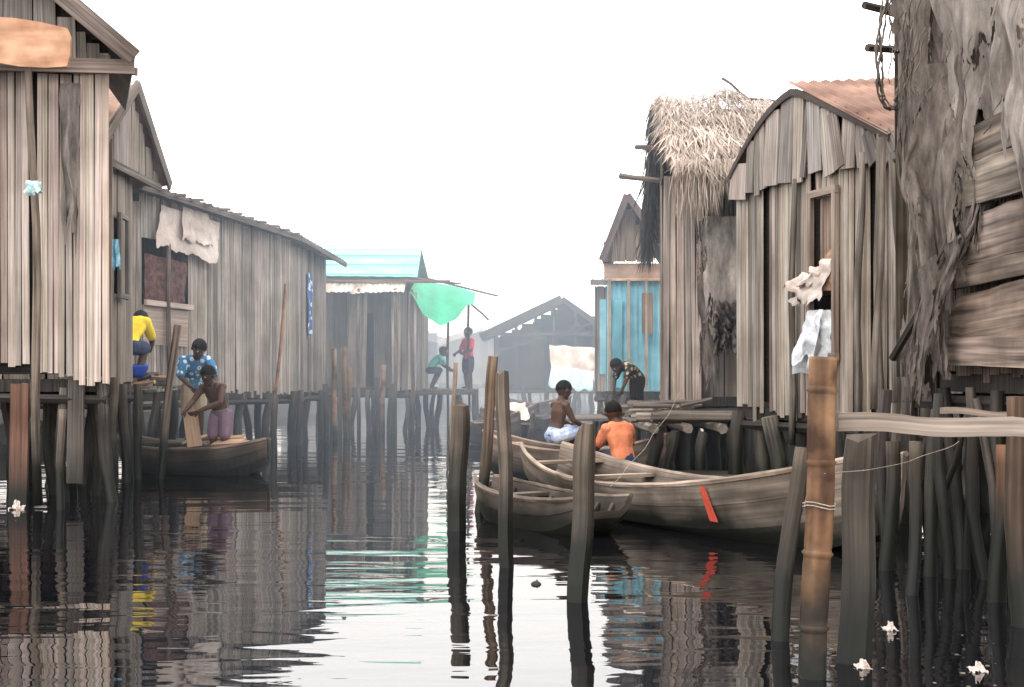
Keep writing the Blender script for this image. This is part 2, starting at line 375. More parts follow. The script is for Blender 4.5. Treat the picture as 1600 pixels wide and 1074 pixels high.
mb.plank(r0+V((0,-.03,-.07)),e0+V((0,-.03,-.05)),.15,.03,(0,-1,0),(.9,.85,.85),1)
mb.plank(V((-5.5,10.5,3.68)),V((-3.2,10.86,3.7)),.12,.04,(0,-1,0),(1.2,1.1,1.1),1)
obj('roof',mb,['tin','plank'],h)
mb=MB()
bl=[(-45,24),(20,28),(60,34),(104,44),(110,58),(109,88),(104,104),(70,106),(30,104),(-5,98),(-45,92)]
fr=[at(u,v,10.4) for u,v in bl]; bk_=[p+V((0,.035,0)) for p in fr]
mb.loft([fr,bk_],(1,.9,.8)); mb.u=[[ (mb.v[i].x,mb.v[i].z) for i in f] for f in mb.f]
obj('sign_board',mb,'tan',h,label='blank orange-brown wooden board under the eave')
mb=MB(); mb.rough(at(60,790,10.55),at(44,100,10.6),.04,.03,8,8,.1,.03,(2.0,1.9,1.8)); obj('pole',mb,'post',h,smooth=True)
mb=MB(); cloth(mb,at(92,130,10.8),at(124,130,10.85),at(98,370,10.75),at(120,360,10.8),14,26,1.2,.04,.2,edge=.05); obj('cloth_strip',mb,'netpale',h,smooth=True)
mb=MB()
cloth(mb,at(40,282,10.42),at(64,284,10.4),at(36,306,10.4),at(68,303,10.38),14,10,2.5,.03,.3); cloth(mb,at(42,286,10.36),at(60,282,10.36),at(46,304,10.34),at(70,300,10.36),12,8,2,.03,.4)
obj('knotted_rag',mb,'tealstripe',label='teal and white rag knotted round the pole',category='rag',smooth=True)
stilts(h,[(-5.0,10.75),(-4.55,10.8),(-4.15,10.95),(-3.85,11.0),(-3.55,11.05)]+line((-5.3,11.6),(-3.8,11.7),5)+line((-5.6,12.7),(-4.2,12.7),5),1.0,(.05,.08))
for (u,w,v0,v1,y,mt) in ((30,28,600,770,10.7,'r'),(118,24,590,735,11.0,'d')):
    mb=MB(); mb.plank(at(u,v1+20,y),at(u+3,v0,y),w*y/2000,.04,(0,-1,0),(.8,.5,.4) if mt=='r' else (.6,.6,.6)); obj('plank_brace',mb,'plank',h)
# ============================================================ LEFT 2
h=thing('stilt_house',(-5,13.8,0),'weathered stilt house with rusty gable roof and window','house','stilt houses along the canal')
poly=[(-7,13.0),(-4.17,13.02),(-4.26,14.3),(-7,14.35)]
mb=MB(); 
slat_wall(mb,poly[1],poly[2],1.02,3.4,.11,lo=.7,hi=1.15,rnd=False,holes=[(.45,.72,1.95,2.75)],jb=.04)
slat_wall(mb,poly[0],poly[1],1.02,3.5,.11,rnd=False)
slat_wall(mb,poly[2],(-7,14.3),1.0,3.4,.12,rnd=False)
obj('wall',mb,['slat','black'],h); floor_part(h,poly,1.0)
mb=MB()
ga=V((-4.17,12.85));gb=V((-4.12,14.85))
slat_wall(mb,ga,gb,3.28,lambda t:3.36+.78*(1-abs(t-.5)/.5),.12,lo=.7,hi=1.1,rnd=False,jb=.05)
obj('gable',mb,['grey','black'],h)
mb=MB()
ap=V((-4.08,13.9,4.24)); en=V((-4.08,12.6,3.32)); ef=V((-4.02,15.0,3.30))
corr(mb,ap,ap+V((-3,0,0)),en,en+V((-3,0,0)),24,.015,tone=(1.5,1.45,1.4))
corr(mb,ap,ap+V((-3,0,0)),ef,ef+V((-3,0,0)),24,.015)
mb.plank(ap,ef,.14,.03,(1,0,0),(.8,.76,.76),1); mb.plank(ap,en,.12,.03,(1,0,0),(.9,.85,.8),1)
mb.plank(ga.to_3d()+V((.03,0,3.28)),gb.to_3d()+V((.03,0,3.26)),.08,.03,(1,0,0),(.8,.8,.8),1)
obj('roof',mb,['rust','plank'],h)
mb=MB(); 
for a,b_ in (((-4.14,13.45,1.93),(-4.16,13.78,1.93)),((-4.14,13.45,2.77),(-4.16,13.78,2.77)),((-4.14,13.45,1.9),(-4.14,13.45,2.8)),((-4.16,13.78,1.9),(-4.16,13.78,2.8))): mb.plank(a,b_,.05,.04,(1,0,0))
obj('window',mb,'plank',h)
for (u0,u1,v0,v1,y) in ((170,186,374,418,13.2),(150,160,440,480,12.9),(153,163,515,560,12.9)):
    mb=MB(); cloth(mb,at(u0,v0,y),at(u1,v0,y),at(u0,v1,y),at(u1+2,v1,y),12,14,2,.02,.3); obj('cloth',mb,'bluecloth',label='pale blue cloth hanging on the slat wall',category='cloth',smooth=True)
stilts(h,line((-5.4,13.1),(-4.2,13.1),4)+line((-5.4,14.1),(-4.25,14.2),4),1.0)
# ============================================================ LEFT 3
h=thing('stilt_house',(-4.6,19,0),'long grey slat stilt house with sloping lean-to roof','house','stilt houses along the canal')
A3=(-4.75,16.3);B3=(-3.45,20.0);C3=(-3.22,22.0)
L3=(V(B3)-V(A3)).length
def s_at(u): 
    k=(u-800)/2000; d=V(B3)-V(A3); return (k*A3[1]-A3[0])/(d.x-k*d.y)*L3
mb=MB()
zt=lambda t:3.42-.22*t
slat_wall(mb,A3,B3,lambda t:.95-.12*t,zt,.075,lo=.85,hi=1.3,holes=[(0.05,s_at(291),1.55,2.85)],jb=.07,jt=.02,ch=(.7,.85,1,1,1.15,1.4))
slat_wall(mb,B3,C3,.82,3.12,.085,lo=.75,hi=1.15,jb=.06)
slat_wall(mb,C3,(-7,22),.8,3.05,.15,rnd=False)
slat_wall(mb,(-7,16.3),A3,.95,3.3,.15,rnd=False)
slat_wall(mb,(-7,16.9),(-3.9,19),.95,3.3,.3,rnd=False,lo=.2,hi=.3)
obj('wall',mb,['grey','black'],h)
floor_part(h,[A3,B3,C3,(-7,22),(-7,16.3)],.85)
mb=MB()
e=[V((-4.62,16.0,3.5)),V((-3.28,19.9,3.26)),V((-2.88,22.1,3.05))]; r=[V((-7.2,16.0,3.42)),V((-6.6,19.9,3.5)),V((-6.4,22.3,3.4))]
corr(mb,e[0],e[1],r[0],r[1],24,.015); corr(mb,e[1],e[2],r[1],r[2],14,.015)
mb.plank(e[0]-V((0,0,.06)),e[1]-V((0,0,.06)),.08,.03,(1,-.3,0),(.7,.7,.7),1); mb.plank(e[1]-V((0,0,.06)),e[2]-V((0,0,.06)),.08,.03,(1,-.1,0),(.7,.7,.7),1)
for k in range(12):
    p=e[0].lerp(e[1],k/12); mb.plank(p+V((-.25,.05,-.03)),p+V((.08+R.random()*.12,-.03,-.05)),.06,.03,(0,0,1),(.8,.8,.8),1)
obj('roof',mb,['tin','plank'],h)
def onw(s,z,o=.04):
    d=(V(B3)-V(A3)).normalized(); p=V(A3)+d*s; return V((p.x+d.y*o,p.y-d.x*o,z))
mb=MB(); cloth(mb,onw(.35,3.3,.08),onw(1.75,3.22,.08),onw(.2,2.76,.14),onw(1.55,2.66,.14),34,20,.6,.025,.12,edge=.05)
cloth(mb,onw(.8,3.34,.11),onw(1.4,3.3,.11),onw(.7,2.9,.18),onw(1.5,2.85,.16),24,16,.5,.02,.15,edge=.05)
obj('tarpaulin_sheet',mb,'tarpw',label='dirty pinkish-white sheet draped from roof edge over slats',category='tarpaulin',smooth=True)
mb=MB(); cloth(mb,onw(.1,2.65,.02),onw(s_at(291),2.6,.02),onw(.12,2.05,.02),onw(s_at(289),2.05,.02),20,12,4,.03,.05)
obj('curtain',mb,'curtain',h,smooth=True)
mb=MB(); mb.plank(onw(.05,1.74,.0),onw(s_at(291),1.72,.0),.5,.03,(1,-.3,0),(.95,.92,.88)); mb.plank(onw(.05,2.02,.04),onw(s_at(295),2.0,.04),.07,.04,(1,-.3,0)); obj('sill',mb,'pale',h)
mb=MB(); mb.rough(onw(.55,.3,.1),onw(.5,2.8,.1),.035,.03,8,6,tone=(1.8,1.7,1.6)); obj('pole',mb,'post',h,smooth=True)
d3=(V(C3)-V(B3)).normalized()
def onc(s,z,o=.05): p=V(B3)+d3*s; return V((p.x+d3.y*o,p.y-d3.x*o,z))
mb=MB(); cloth(mb,onc(.75,2.75),onc(1.02,2.74),onc(.78,1.7),onc(.98,1.75),10,20,1,.04,.15); obj('cloth',mb,'bluespot',label='blue and white printed cloth hanging down the wall',category='cloth',smooth=True)
mb=MB(); mb.rough(at(420,730,18.5),at(446,445,19.6),.03,.022,8,6,tone=(1.0,.75,.6)); obj('pole',mb,'bamboo',label='thin brown pole leaning against grey slat house',category='pole',smooth=True)
stilts(h,line(A3,B3,7)+line(B3,C3,5)+line((-5.2,17),(-4.1,21),6)+line((-5.8,17),(-4.9,21.5),6),.82,(.05,.085))
for u,v0,y in ((522,545,21.5),(538,542,22),(545,575,22.5),(508,600,20.5),(470,610,19.8),(600,570,24),(612,600,24),(430,620,17.5),(575,610,24.5),(590,590,24.6)):
    mb=MB(); p=at(u,v0,y); mb.rough((p.x+R.uniform(-.05,.05),y,-.4),p,.05,.045,8,5,tone=tn(.6,1.0)); obj('mooring_post',mb,'bamboo' if v0<580 else 'post',smooth=True,label='bare wooden pole standing upright in canal water',category='post',group='poles standing in the water')
# ============================================================ LEFT 4
h=thing('stilt_house',(-2.9,26,0),'stilt house with mint green roof and dark porch','house','stilt houses along the canal')
poly=[(-4.8,25.0),(-2.0,25.0),(-1.9,28.5),(-4.8,28.5)]
mb=MB()
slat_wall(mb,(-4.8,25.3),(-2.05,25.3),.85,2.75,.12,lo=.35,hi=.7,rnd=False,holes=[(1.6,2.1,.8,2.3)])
slat_wall(mb,(-2.35,25.0),(-2.0,25.0),.82,2.7,.09,lo=.8,hi=1.1,bk=False)
slat_wall(mb,(-3.2,25.02),(-2.85,25.02),.82,2.7,.09,lo=.5,hi=.8,bk=False)
slat_wall(mb,(-2.0,25.0),(-1.9,28.5),.82,2.7,.11,lo=.6,hi=1)
panel(mb,(-4.8,28.4),(-1.95,28.4),.8,3.2,1); panel(mb,(-4.8,26.5),(-2.0,26.5),.8,2.9,1)  # black panels added so no bright sky shows through the doorway
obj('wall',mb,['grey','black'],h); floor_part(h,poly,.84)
mb=MB()
corr(mb,V((-4.7,27.6,3.82)),V((-1.95,27.6,3.8)),V((-4.7,24.95,3.03)),V((-1.85,25.0,3.0)),9,.004,tone=(1,1,1))
corr(mb,V((-4.7,27.6,3.82)),V((-1.95,27.6,3.8)),V((-4.7,29.5,3.0)),V((-1.85,29.5,3.0)),9,.004)
for k in range(4):
    t=k/3; mb.plank(V((-4.7,27.6-2.6*t,3.85-.79*t)),V((-1.9,27.6-2.6*t,3.83-.79*t)),.04,.015,(0,-.3,1),(.6,.75,.72),1)
obj('roof',mb,['mint','mint'],h)
mb=MB()
for k in range(5):
    x=-3.75+k*.33; corr(mb,V((x,25.05,2.93+R.uniform(-.03,.03))),V((x+.36,25.05,2.93)),V((x-.02,24.55,2.66+R.uniform(-.03,.03))),V((x+.36,24.55,2.68)),4,.012,tone=tn(.6,1.1,.06))
mb.plank((-3.8,24.98,2.92),(-1.2,24.9,2.9),.06,.04,(0,-1,0),(.8,.6,.5),1)
obj('awning',mb,['whitetin','plank'],h,label='pale rusty tin awning')
for (x,y) in ((-3.72,24.65),(-2.95,24.65),(-2.25,24.65),(-1.95,24.95)):
    mb=MB(); mb.rough((x,y,-.4),(x,y,2.75),.04,.035,8,5,tone=(1.5,1.4,1.3)); obj('porch_post',mb,'post',h,smooth=True)
stilts(h,line((-3.7,25),(-2,25),6)+line((-3.7,26.5),(-2,26.5),5),.8)
mb=MB(); nu,nv=24,20; pts=[]
for j in range(nv+1):
    v=j/nv; row=[]
    for i in range(nu+1):
        u=i/nu
        x=-1.98+1.22*u; y=27.0-2.2*v+.5*u*v
        z=3.04-.22*u*u-.10*u*v-v**1.6*(.28+.62*math.sin(math.pi*min(1,u*.95+.08))**1.5)+.03*math.sin(u*11+v*3)*v+.02*math.sin(u*23)*v
        row.append(V((x,y,z)))
    pts.append(row)
for j in range(nv):
    for i in range(nu):
        k=1+.12*math.sin(i*.7); mb.quad([pts[j][i],pts[j][i+1],pts[j+1][i+1],pts[j+1][i]],(k,k,k))
obj('tarpaulin',mb,'tarpg',label='green tarpaulin sagging over the jetty on poles',category='tarpaulin',smooth=True)
for a,b_ in (((-2.1,24.9,2.98),(-1.05,26.2,2.95)),((-1.0,26.3,2.7),(-.5,27,2.25)),((-1.9,27.1,3.15),(-.3,27.0,2.75))):
    mb=MB(); mb.rough(a,b_,.025,.02,6,4); obj('pole',mb,'post',label='thin pole propping up green tarpaulin',category='pole')
for x,y,z in ((-1.35,27.1,2.95),(-.9,26.6,2.75)):
    mb=MB(); mb.rough((x,y,-.3),(x,y,z),.03,.025,6,4); obj('pole',mb,'post',label='upright pole carrying the green tarpaulin',category='pole')
h=thing('jetty',(-1.6,27,0),'plank jetty beside green roofed house','jetty')
mb=MB()
for k in range(16): mb.plank((-2.3+k*.1,26.2,.76+R.uniform(-.01,.01)),(-2.3+k*.1,28.8,.76),.09,.03,(0,0,1))
mb.plank((-2.3,26.2,.72),(-.75,26.2,.72),.08,.05,(0,-1,0)); mb.plank((-2.3,28.7,.72),(-.75,28.7,.72),.08,.05,(0,-1,0))
obj('deck',mb,'plank',h); stilts(h,line((-2.1,26.3),(-.8,26.3),5,.03)+line((-2.1,28),(-.8,28),4),.74,(.05,.07))
# ============================================================ FAR
def hut(name,label,x0,x1,y0,y1,z0,ze,zr,mat='dark',roof='tin',w=.2,lo=.6,hi=1,open_=False):
    h=thing(name,((x0+x1)/2,(y0+y1)/2,0),label,'hut','distant huts')
    mb=MB(); xm=(x0+x1)/2+(x1-x0)*.12
    f=lambda t:ze+(zr-ze)*max(0,1-abs((x0+(x1-x0)*t)-xm)/((x1-x0)*.62))
    if not open_: slat_wall(mb,(x0,y0),(x1,y0),z0,lambda t:f(t)-.05,w,lo=lo,hi=hi,rnd=False,holes=[((x1-x0)*.3,(x1-x0)*.5,z0,z0+1.4)])
    slat_wall(mb,(x0,y1),(x1,y1),z0,lambda t:f(t)-.05,w*1.3,lo=lo*.5,hi=hi*.6,rnd=False)
    slat_wall(mb,(x0,y1),(x0,y0),z0,ze,w,lo=lo,hi=hi,rnd=False)
    if open_: slat_wall(mb,(x0,y0),(x0+(x1-x0)*.42,y0),z0,lambda t:ze-.1+.3*t,w,lo=lo,hi=hi,rnd=False,skip=.2)
    obj('wall',mb,[mat,'black'],h)
    mb=MB(); a=V((xm,y0-.4,zr)); 
    corr(mb,a,V((xm,y1+.3,zr)),V((x0-.4,y0-.4,ze-.1)),V((x0-.4,y1+.3,ze-.1)),10,.02)
    er=V((x1+.4,y0-.4,ze-.1)); eb_=V((x1+.4,y1+.3,ze-.1)); rb=V((xm,y1+.3,zr))
    corr(mb,a,rb,er,eb_,10,.02)
    mb.plank(a,V((x0-.4,y0-.42,ze-.1)),.24,.04,(0,-1,0),(1,1,1)); mb.plank(a,V((x1+.4,y0-.42,ze-.1)),.16,.04,(0,-1,0),(1,1,1))
    if open_:
        for t in (.02,.2,.38,.55,.75,.92):
            x=x0+(x1-x0)*t; mb.plank((x,y0-.2,z0),(x,y0-.2,f(t)),.09,.05,(0,-1,0),(1.2,1.2,1.2))
        mb.plank((x0,y0-.25,ze),(x1,y0-.25,ze),.09,.05,(0,-1,0),(1.2,1.2,1.2)); mb.plank((x0,y0-.2,ze-.5),(x1,y0-.2,ze+.4),.07,.05,(0,-1,0),(1.2,1.2,1.2))
    obj('roof',mb,roof,h); floor_part(h,[(x0,y0),(x1,y0),(x1,y1),(x0,y1)],z0)
    stilts(h,line((x0,y0),(x1,y0),5)+line((x0,y1),(x1,y1),4),z0,(.06,.1),'dark')
    return h
hut('stilt_hut','dark open-fronted hut with bare rafters in smoke',-.5,2.6,37,41,.75,2.25,3.25,'dark','dark',.2,open_=True)
hut('stilt_hut','low grey hut with flat pitched roof',-3.2,-.3,56,60,.7,2.4,3.1,'grey','whitetin')
hut('stilt_hut','dim grey hut with tin roof across the water',-9,-3.5,50,54,.7,2.5,3.5,'grey','tin')
hut('stilt_hut','dim brown slat hut beside the far bank',2.5,6.5,46,50,.7,2.6,3.6,'slat','tin')
hut('stilt_hut','faint slat hut closing the end of canal',-1,4,66,70,.7,2.0,2.7,'grey','tin')
hut('stilt_hut','faint low hut closing the end of canal',-8,-2,70,74,.7,2.4,3.2,'grey','tin')
mb=MB(); cloth(mb,at(858,538,34),at(934,545,34),at(862,585,33.6),at(934,600,33.6),20,14,2,.12,.2); obj('tarpaulin',mb,'tarpw',label='whitish sheet hung across front of smoky hut',category='tarpaulin',smooth=True)
mb=MB(); cloth(mb,at(862,572,33),at(928,580,33),at(856,604,32.6),at(926,612,32.6),30,12,5,.06,.15); obj('tarpaulin',mb,'tealstripe',label='pale teal striped sheet over a low stall',category='tarpaulin',smooth=True)
# ============================================================ RIGHT 5 & 4
h=thing('stilt_house',(2.2,25,0),'narrow grey-teal plank house with flat tin roof','house','stilt houses along the canal')
mb=MB(); slat_wall(mb,(1.8,27),(1.58,24),.8,2.75,.15,rnd=False); slat_wall(mb,(1.58,24),(3.4,24),.8,2.75,.15,rnd=False,lo=.8,hi=1.4); obj('wall',mb,['grey','black'],h)
mb=MB(); corr(mb,V((1.45,23.7,2.85)),V((3.6,23.7,2.85)),V((1.7,27.2,3.0)),V((3.6,27.2,3.0)),12); mb.plank((1.45,23.7,2.8),(3.6,23.7,2.8),.1,.03,(0,-1,0)); obj('roof',mb,['tin'],h)
floor_part(h,[(1.58,24),(3.4,24),(3.4,27),(1.8,27)],.8); stilts(h,line((1.6,24),(3.2,24),5)+line((1.8,26),(3.2,26),4),.8)
mb=MB(); panel(mb,(1.64,24.0),(1.76,24.0),1.1,2.5,off=.05); obj('door',mb,'bluetin',h)
h=thing('stilt_house',(2.2,20,0),'blue corrugated stilt house with tan fascia and steep gable','house','stilt houses along the canal')
mb=MB()
corr(mb,V((1.42,19.0,.85)),V((3.2,19.0,.85)),V((1.42,19.0,2.5)),V((3.2,19.0,2.5)),22,.012)
corr(mb,V((1.75,22.0,.85)),V((1.42,19.0,.85)),V((1.75,22.0,2.5)),V((1.42,19.0,2.5)),30,.012)
obj('wall',mb,['bluetin'],h)
mb=MB(); panel(mb,(1.36,18.93),(3.2,18.93),2.5,2.74,tone=(1.0,1.15,1.3)); panel(mb,(1.7,22.0),(1.37,18.95),2.5,2.7)
for x in (1.44,1.72,1.98,2.2): mb.plank((x,18.9,.85),(x,18.9,2.5),.04,.03,(0,-1,0),(.7,.9,1))
mb.plank((1.38,18.9,2.5),(3.2,18.9,2.5),.04,.02,(0,-1,0),(1.4,1.5,1.6))
obj('fascia',mb,'tan',h)
mb=MB(); slat_wall(mb,(1.36,18.9),(2.2,18.9),2.76,lambda t:2.78+.88*max(0,1-abs(t-.40)/.5),.1,lo=.6,hi=1,rnd=False,jb=.0); obj('gable',mb,['slat','black'],h)
mb=MB(); ap=V((1.68,18.7,3.72)); dv=V((.33,3.2,0))
corr(mb,ap,ap+dv,V((1.31,18.7,2.78)),V((1.31,18.7,2.78))+dv,16); corr(mb,ap,ap+dv,V((2.3,18.7,2.85)),V((2.3,18.7,2.85))+dv,16)
mb.plank(ap,(1.31,18.68,2.76),.1,.03,(0,-1,0),(.5,.4,.4)); mb.plank(ap,(2.3,18.68,2.82),.1,.03,(0,-1,0),(.5,.4,.4)); obj('roof',mb,['tin'],h)
mb=MB(); mb.plank((2.0,18.93,1.7),(2.0,18.93,2.3),.16,.03,(0,-1,0),(1.2,1,.85)); obj('window',mb,'plank',h)
mb=MB(); mb.plank((1.57,18.95,.9),(1.57,18.95,2.2),.12,.03,(0,-1,0),(.8,.9,.9)); obj('door',mb,'bluetin',h)
floor_part(h,[(1.42,19),(3.2,19),(3.2,22.0),(1.75,22.0)],.84); stilts(h,line((1.4,19),(3,19),6)+line((1.6,21),(3,21),5),.8)
# ============================================================ RIGHT 3 thatch
h=thing('stilt_house',(2.6,15,0),'stilt house with shaggy straw thatch roof','house','stilt houses along the canal')
mb=MB()
slat_wall(mb,(2.02,17),(1.60,13.6),.86,3.15,.09,lo=.5,hi=.9)
slat_wall(mb,(1.59,13.6),(2.0,13.62),.8,3.2,.07,lo=.85,hi=1.3,ch=EVEN)
slat_wall(mb,(2.0,13.72),(2.62,13.74),.86,3.1,.11,lo=.3,hi=.65,skip=.12)
slat_wall(mb,(2.62,13.66),(4.5,13.7),.86,3.2,.09,lo=.7,hi=1.1)
panel(mb,(1.63,13.78),(4.5,13.88),.86,3.3,1)
slat_wall(mb,(2.02,17),(1.60,13.6),3.1,lambda t:3.2+1.0*(1-abs(t-.5)/.5),.12,lo=.3,hi=.5,jb=.0)
obj('wall',mb,['slat','black'],h)
floor_part(h,[(2.02,17),(1.59,13.6),(4.5,13.7),(4.5,17)],.86)
mb=MB()
Rg=[V((1.72,15.3,4.40)),V((4.6,15.3,4.30))]; Ef=[V((1.66,13.1,3.18)),V((4.6,13.1,3.0))]; Eb=[V((1.86,17.6,2.9)),V((4.6,17.6,2.9))]
for E in (Ef,Eb):
    mb.quad([Rg[0]-V((0,0,.1)),Rg[1]-V((0,0,.1)),E[1],E[0]],(.5,.45,.4))
def blade(p,d,L,w,tone,droop):
    d=d.normalized(); sd=V((R.uniform(-1,1),R.uniform(-1,1),R.uniform(-.3,.3))).normalized()
    q=p+d*L*.5; e=q+(d+V((0,0,-droop))).normalized()*L*.5
    mb.quad([p-sd*w,p+sd*w,q+sd*w*.9,q-sd*w*.9],tone,0,[(0,0),(0,.02),(.3,.02),(.3,0)])
    mb.quad([q-sd*w*.9,q+sd*w*.9,e],tone,0,[(0,0),(0,.02),(.3,.01)])
def rz(u): return .09*noise.noise(V((u*11,3,0)))+.05*noise.noise(V((u*31,7,0)))+.10*max(0,1-abs(u-.28)/.12)
for k in range(9500):
    u=R.random()**1.25; v=R.random(); E=Ef
    if k%9==0: E=Eb
    p=Rg[0].lerp(Rg[1],u).lerp(E[0].lerp(E[1],u),v)+V((0,0,rz(u)*(1-v)**2)); dn=(E[0]-Rg[0]).normalized()
    nrm=V((0,-1 if E is Ef else 1,1.2)).normalized()
    side=V((R.gauss(0,.2)-(.15 if u<.06 else 0),0,0))
    clump=1+.35*noise.noise(p*2.2)
    tt=tn(.6,1.2,.06) if v<.97 else tn(.6,1)
    blade(p+nrm*(R.uniform(0,.08)+.08*noise.noise(p*3)),dn+side+nrm*R.uniform(-.05,.14),R.uniform(.3,.7)*(1 if v<.7 else .6),R.uniform(.0035,.009),tuple(q*clump for q in tt),R.uniform(.0,.35))
for k in range(2100):
    u=R.random(); p=Ef[0].lerp(Ef[1],u)+V((0,R.uniform(-.08,.2),R.uniform(-.05,.16)))
    blade(p,V((R.gauss(0,.14),-.15,-1)),R.uniform(.12,.5)*(1+.45*math.sin(u*23)),R.uniform(.004,.009),tn(.6,1.2,.05),.3)
for k in range(500):
    u=R.random()*.75; p=Rg[0].lerp(Rg[1],u)+V((0,0,rz(u)-.05))
    blade(p,V((R.uniform(-1.2,1),R.uniform(-.6,.6),R.uniform(-.1,.5))),R.uniform(.15,.45),.005,tn(.5,1.1),.4)
obj('thatch',mb,'straw',h)
mb=MB()
for k in range(600):
    t=R.random(); p=Rg[0].lerp(Eb[0],t); blade(p+V((R.uniform(-.06,.06),0,R.uniform(-.1,0))),V((R.gauss(-.1,.2),R.gauss(0,.3),-1)),R.uniform(.2,.5),.012,tn(.8,2.2,.05),.3)
obj('thatch_edge',mb,'dark',h)
for a,b_,r_ in ((at(968,275,15.2),at(1062,287,15),.035),(at(993,230,15.4),at(1050,232,15.2),.03),(at(1128,122,15.1),at(1180,162,15.2),.018),(at(1115,150,15.1),at(1210,158,15.2),.018)):
    mb=MB(); mb.rough(a,b_,r_,r_*.8,6,4,tone=(2,1.9,1.8)); obj('roof_pole',mb,'post',h)
for (a,b_,c_,d_0,mt,lb) in ((1098,1168,338,530,'netpale','grey sacking sheet hanging in the doorway'),(1088,1126,345,600,'net','dark sheet of sacking hung over the doorway')):
    mb=MB(); y=13.42 if mt=='netpale' else 13.5
    cloth(mb,at(a,c_,y),at(b_,c_,y),at(a+4,d_0,y-.05),at(b_+2,d_0-12,y-.05),40,70,1.4,.04,.12,torn=.95,edge=.06,lo=.9,hi=1.5); obj('sacking',mb,mt,label=lb,category='sacking',smooth=True)
mb=MB()
for k in range(5): cloth(mb,at(1118+R.uniform(-6,6),472+k*12,13.25),at(1150+R.uniform(-6,6),470+k*12,13.2),at(1114,500+k*13,13.15+.05*k),at(1158,500+k*12,13.15),14,10,2.5,.09,.4)
obj('net_bundle',mb,'net',label='dark bundle of old fishing net on wall',category='net')
stilts(h,line((1.6,13.7),(4,13.8),8)+line((1.8,15.5),(4,15.5),7)+line((2.0,17),(4,17),6),.82,(.06,.1))
h=thing('walkway',(1.6,13.2,0),'rough log walkway on stilts beside thatched house','walkway')
mb=MB()
for k in range(12):
    y=12.3+k*.22; mb.rough((1.3+R.uniform(-.1,.25),y,.66+R.uniform(-.02,.03)),(2.35,y+R.uniform(-.1,.1),.68),.05,.04,7,4,tone=tn(.5,1.2))
for k in range(3): mb.rough((1.35+.33*k,12.2,.58),(1.3+.35*k,16.5,.58),.05,.05,7,4,tone=tn(.5,1))
for k in range(10):
    y=14.8+k*.2; mb.rough((1.15,y,.62),(1.7,y,.62),.05,.04,6,3,tone=tn(.6,1))
obj('deck',mb,'plank',h); stilts(h,[(1.4,12.4),(1.6,12.5),(1.85,12.4),(2.1,12.4),(1.3,13.5),(1.6,13.6),(1.25,14.8),(1.2,16)],.56,(.06,.1))
for k in range(14):
    mb=MB(); y=12.5+R.uniform(0,2.2); x=R.uniform(1.5,2.0); z=.74+.045*(k//7); l=R.uniform(.15,.38)
    mb.rough((x-l,y,z),(x+l,y+R.uniform(-.35,.35),z+R.uniform(-.02,.08)),R.uniform(.02,.035),.02,6,3,tone=tn(.5,1.4)); obj('firewood_log',mb,'plank',label='grey split log piled on the walkway',category='log',group='firewood logs')
# ============================================================ RIGHT 2
h=thing('stilt_house',(3.5,10.8,0),'slat stilt house with curved plank gable and rusty roof','house','stilt houses along the canal')
F2=(2.12,12.0);N2=(2.85,9.5); L2=(V(N2)-V(F2)).length; d2=(V(N2)-V(F2)).normalized()
def on2(s,z,o=.04): p=V(F2)+d2*s; return V((p.x+d2.y*o,p.y-d2.x*o,z))
mb=MB()
slat_wall(mb,F2,N2,lambda t:.84-.12*t,2.85,.07,lo=.8,hi=1.3,holes=[(1.47,1.82,1.25,2.55)],jb=.09,ch=(.7,.85,1,1,1.2,1.5))
slat_wall(mb,N2,(5.5,9.6),.8,2.9,.08,lo=.6,hi=1)
panel(mb,on2(0,0,-.5)[:2],on2(L2,0,-.5)[:2],.8,2.8,1)
obj('wall',mb,['slat','black'],h)
def za(t):
    q=abs(t-.47)/.47 if t<.47 else abs(t-.47)/.56
    return 2.93+.58*(1-q**1.8) if t<.47 else 2.83+.68*(1-q**1.05)
mb=MB(); slat_wall(mb,on2(-.03,0,.05)[:2],on2(L2+.0,0,.05)[:2],2.76,lambda t:max(2.8,za(t)-.02),.17,lo=.7,hi=1.2,rnd=False,jb=.06,tilt=.03); obj('gable',mb,['grey','black'],h)
mb=MB(); K=20
def rp(t,z=0,o=.09): return on2(-.06+t*(L2+.1),za(t)+z,o)
inn=V((3.0,.25,0))
for k in range(K):
    t0,t1=k/K,(k+1)/K; a,b_=rp(t0),rp(t1)
    if k<9: corr(mb,a,a+inn,b_,b_+inn,20,.01,tone=(.6,.6,.6),nseg=1)
    mb.quad([rp(t0,-.05),rp(t1,-.05),rp(t1,.015),rp(t0,.015)],(.35,.33,.33),1)
ra=rp(.44,.08,.10); eb=rp(1.0,-.0,.10)
corr(mb,ra,ra+V((3,.0,.12)),eb,eb+V((3,-.3,.05)),30,.010,tone=(1.2,1.08,1.0))
obj('roof',mb,['rust','plank'],h)
floor_part(h,[F2,N2,(5.5,9.6),(5.5,12.1)],.8)
mb=MB()
for s_ in (1.45,1.84): mb.plank(on2(s_,1.2),on2(s_,2.6),.05,.04,(-1,-.3,0),(1.4,1.3,1.2))
mb.plank(on2(1.42,2.58),on2(1.87,2.58),.06,.04,(-1,-.3,0),(1.4,1.3,1.2)); mb.plank(on2(1.42,1.24),on2(1.87,1.24),.06,.04,(-1,-.3,0),(1.4,1.3,1.2))
mb.plank(on2(1.66,1.75,-.03),on2(1.66,2.55,-.03),.34,.02,(-1,-.3,0),(1.3,1.1,1.0))
obj('window',mb,'plank',h)
mb=MB(); 
cloth(mb,on2(1.55,2.0,.03),on2(1.8,2.15,.03),on2(1.48,1.75,.06),on2(1.8,1.78,.06),16,16,.8,.03,.2)
obj('sack',mb,'tan',label='tan cloth scrap hanging in window opening',category='cloth',smooth=True)
mb=MB()
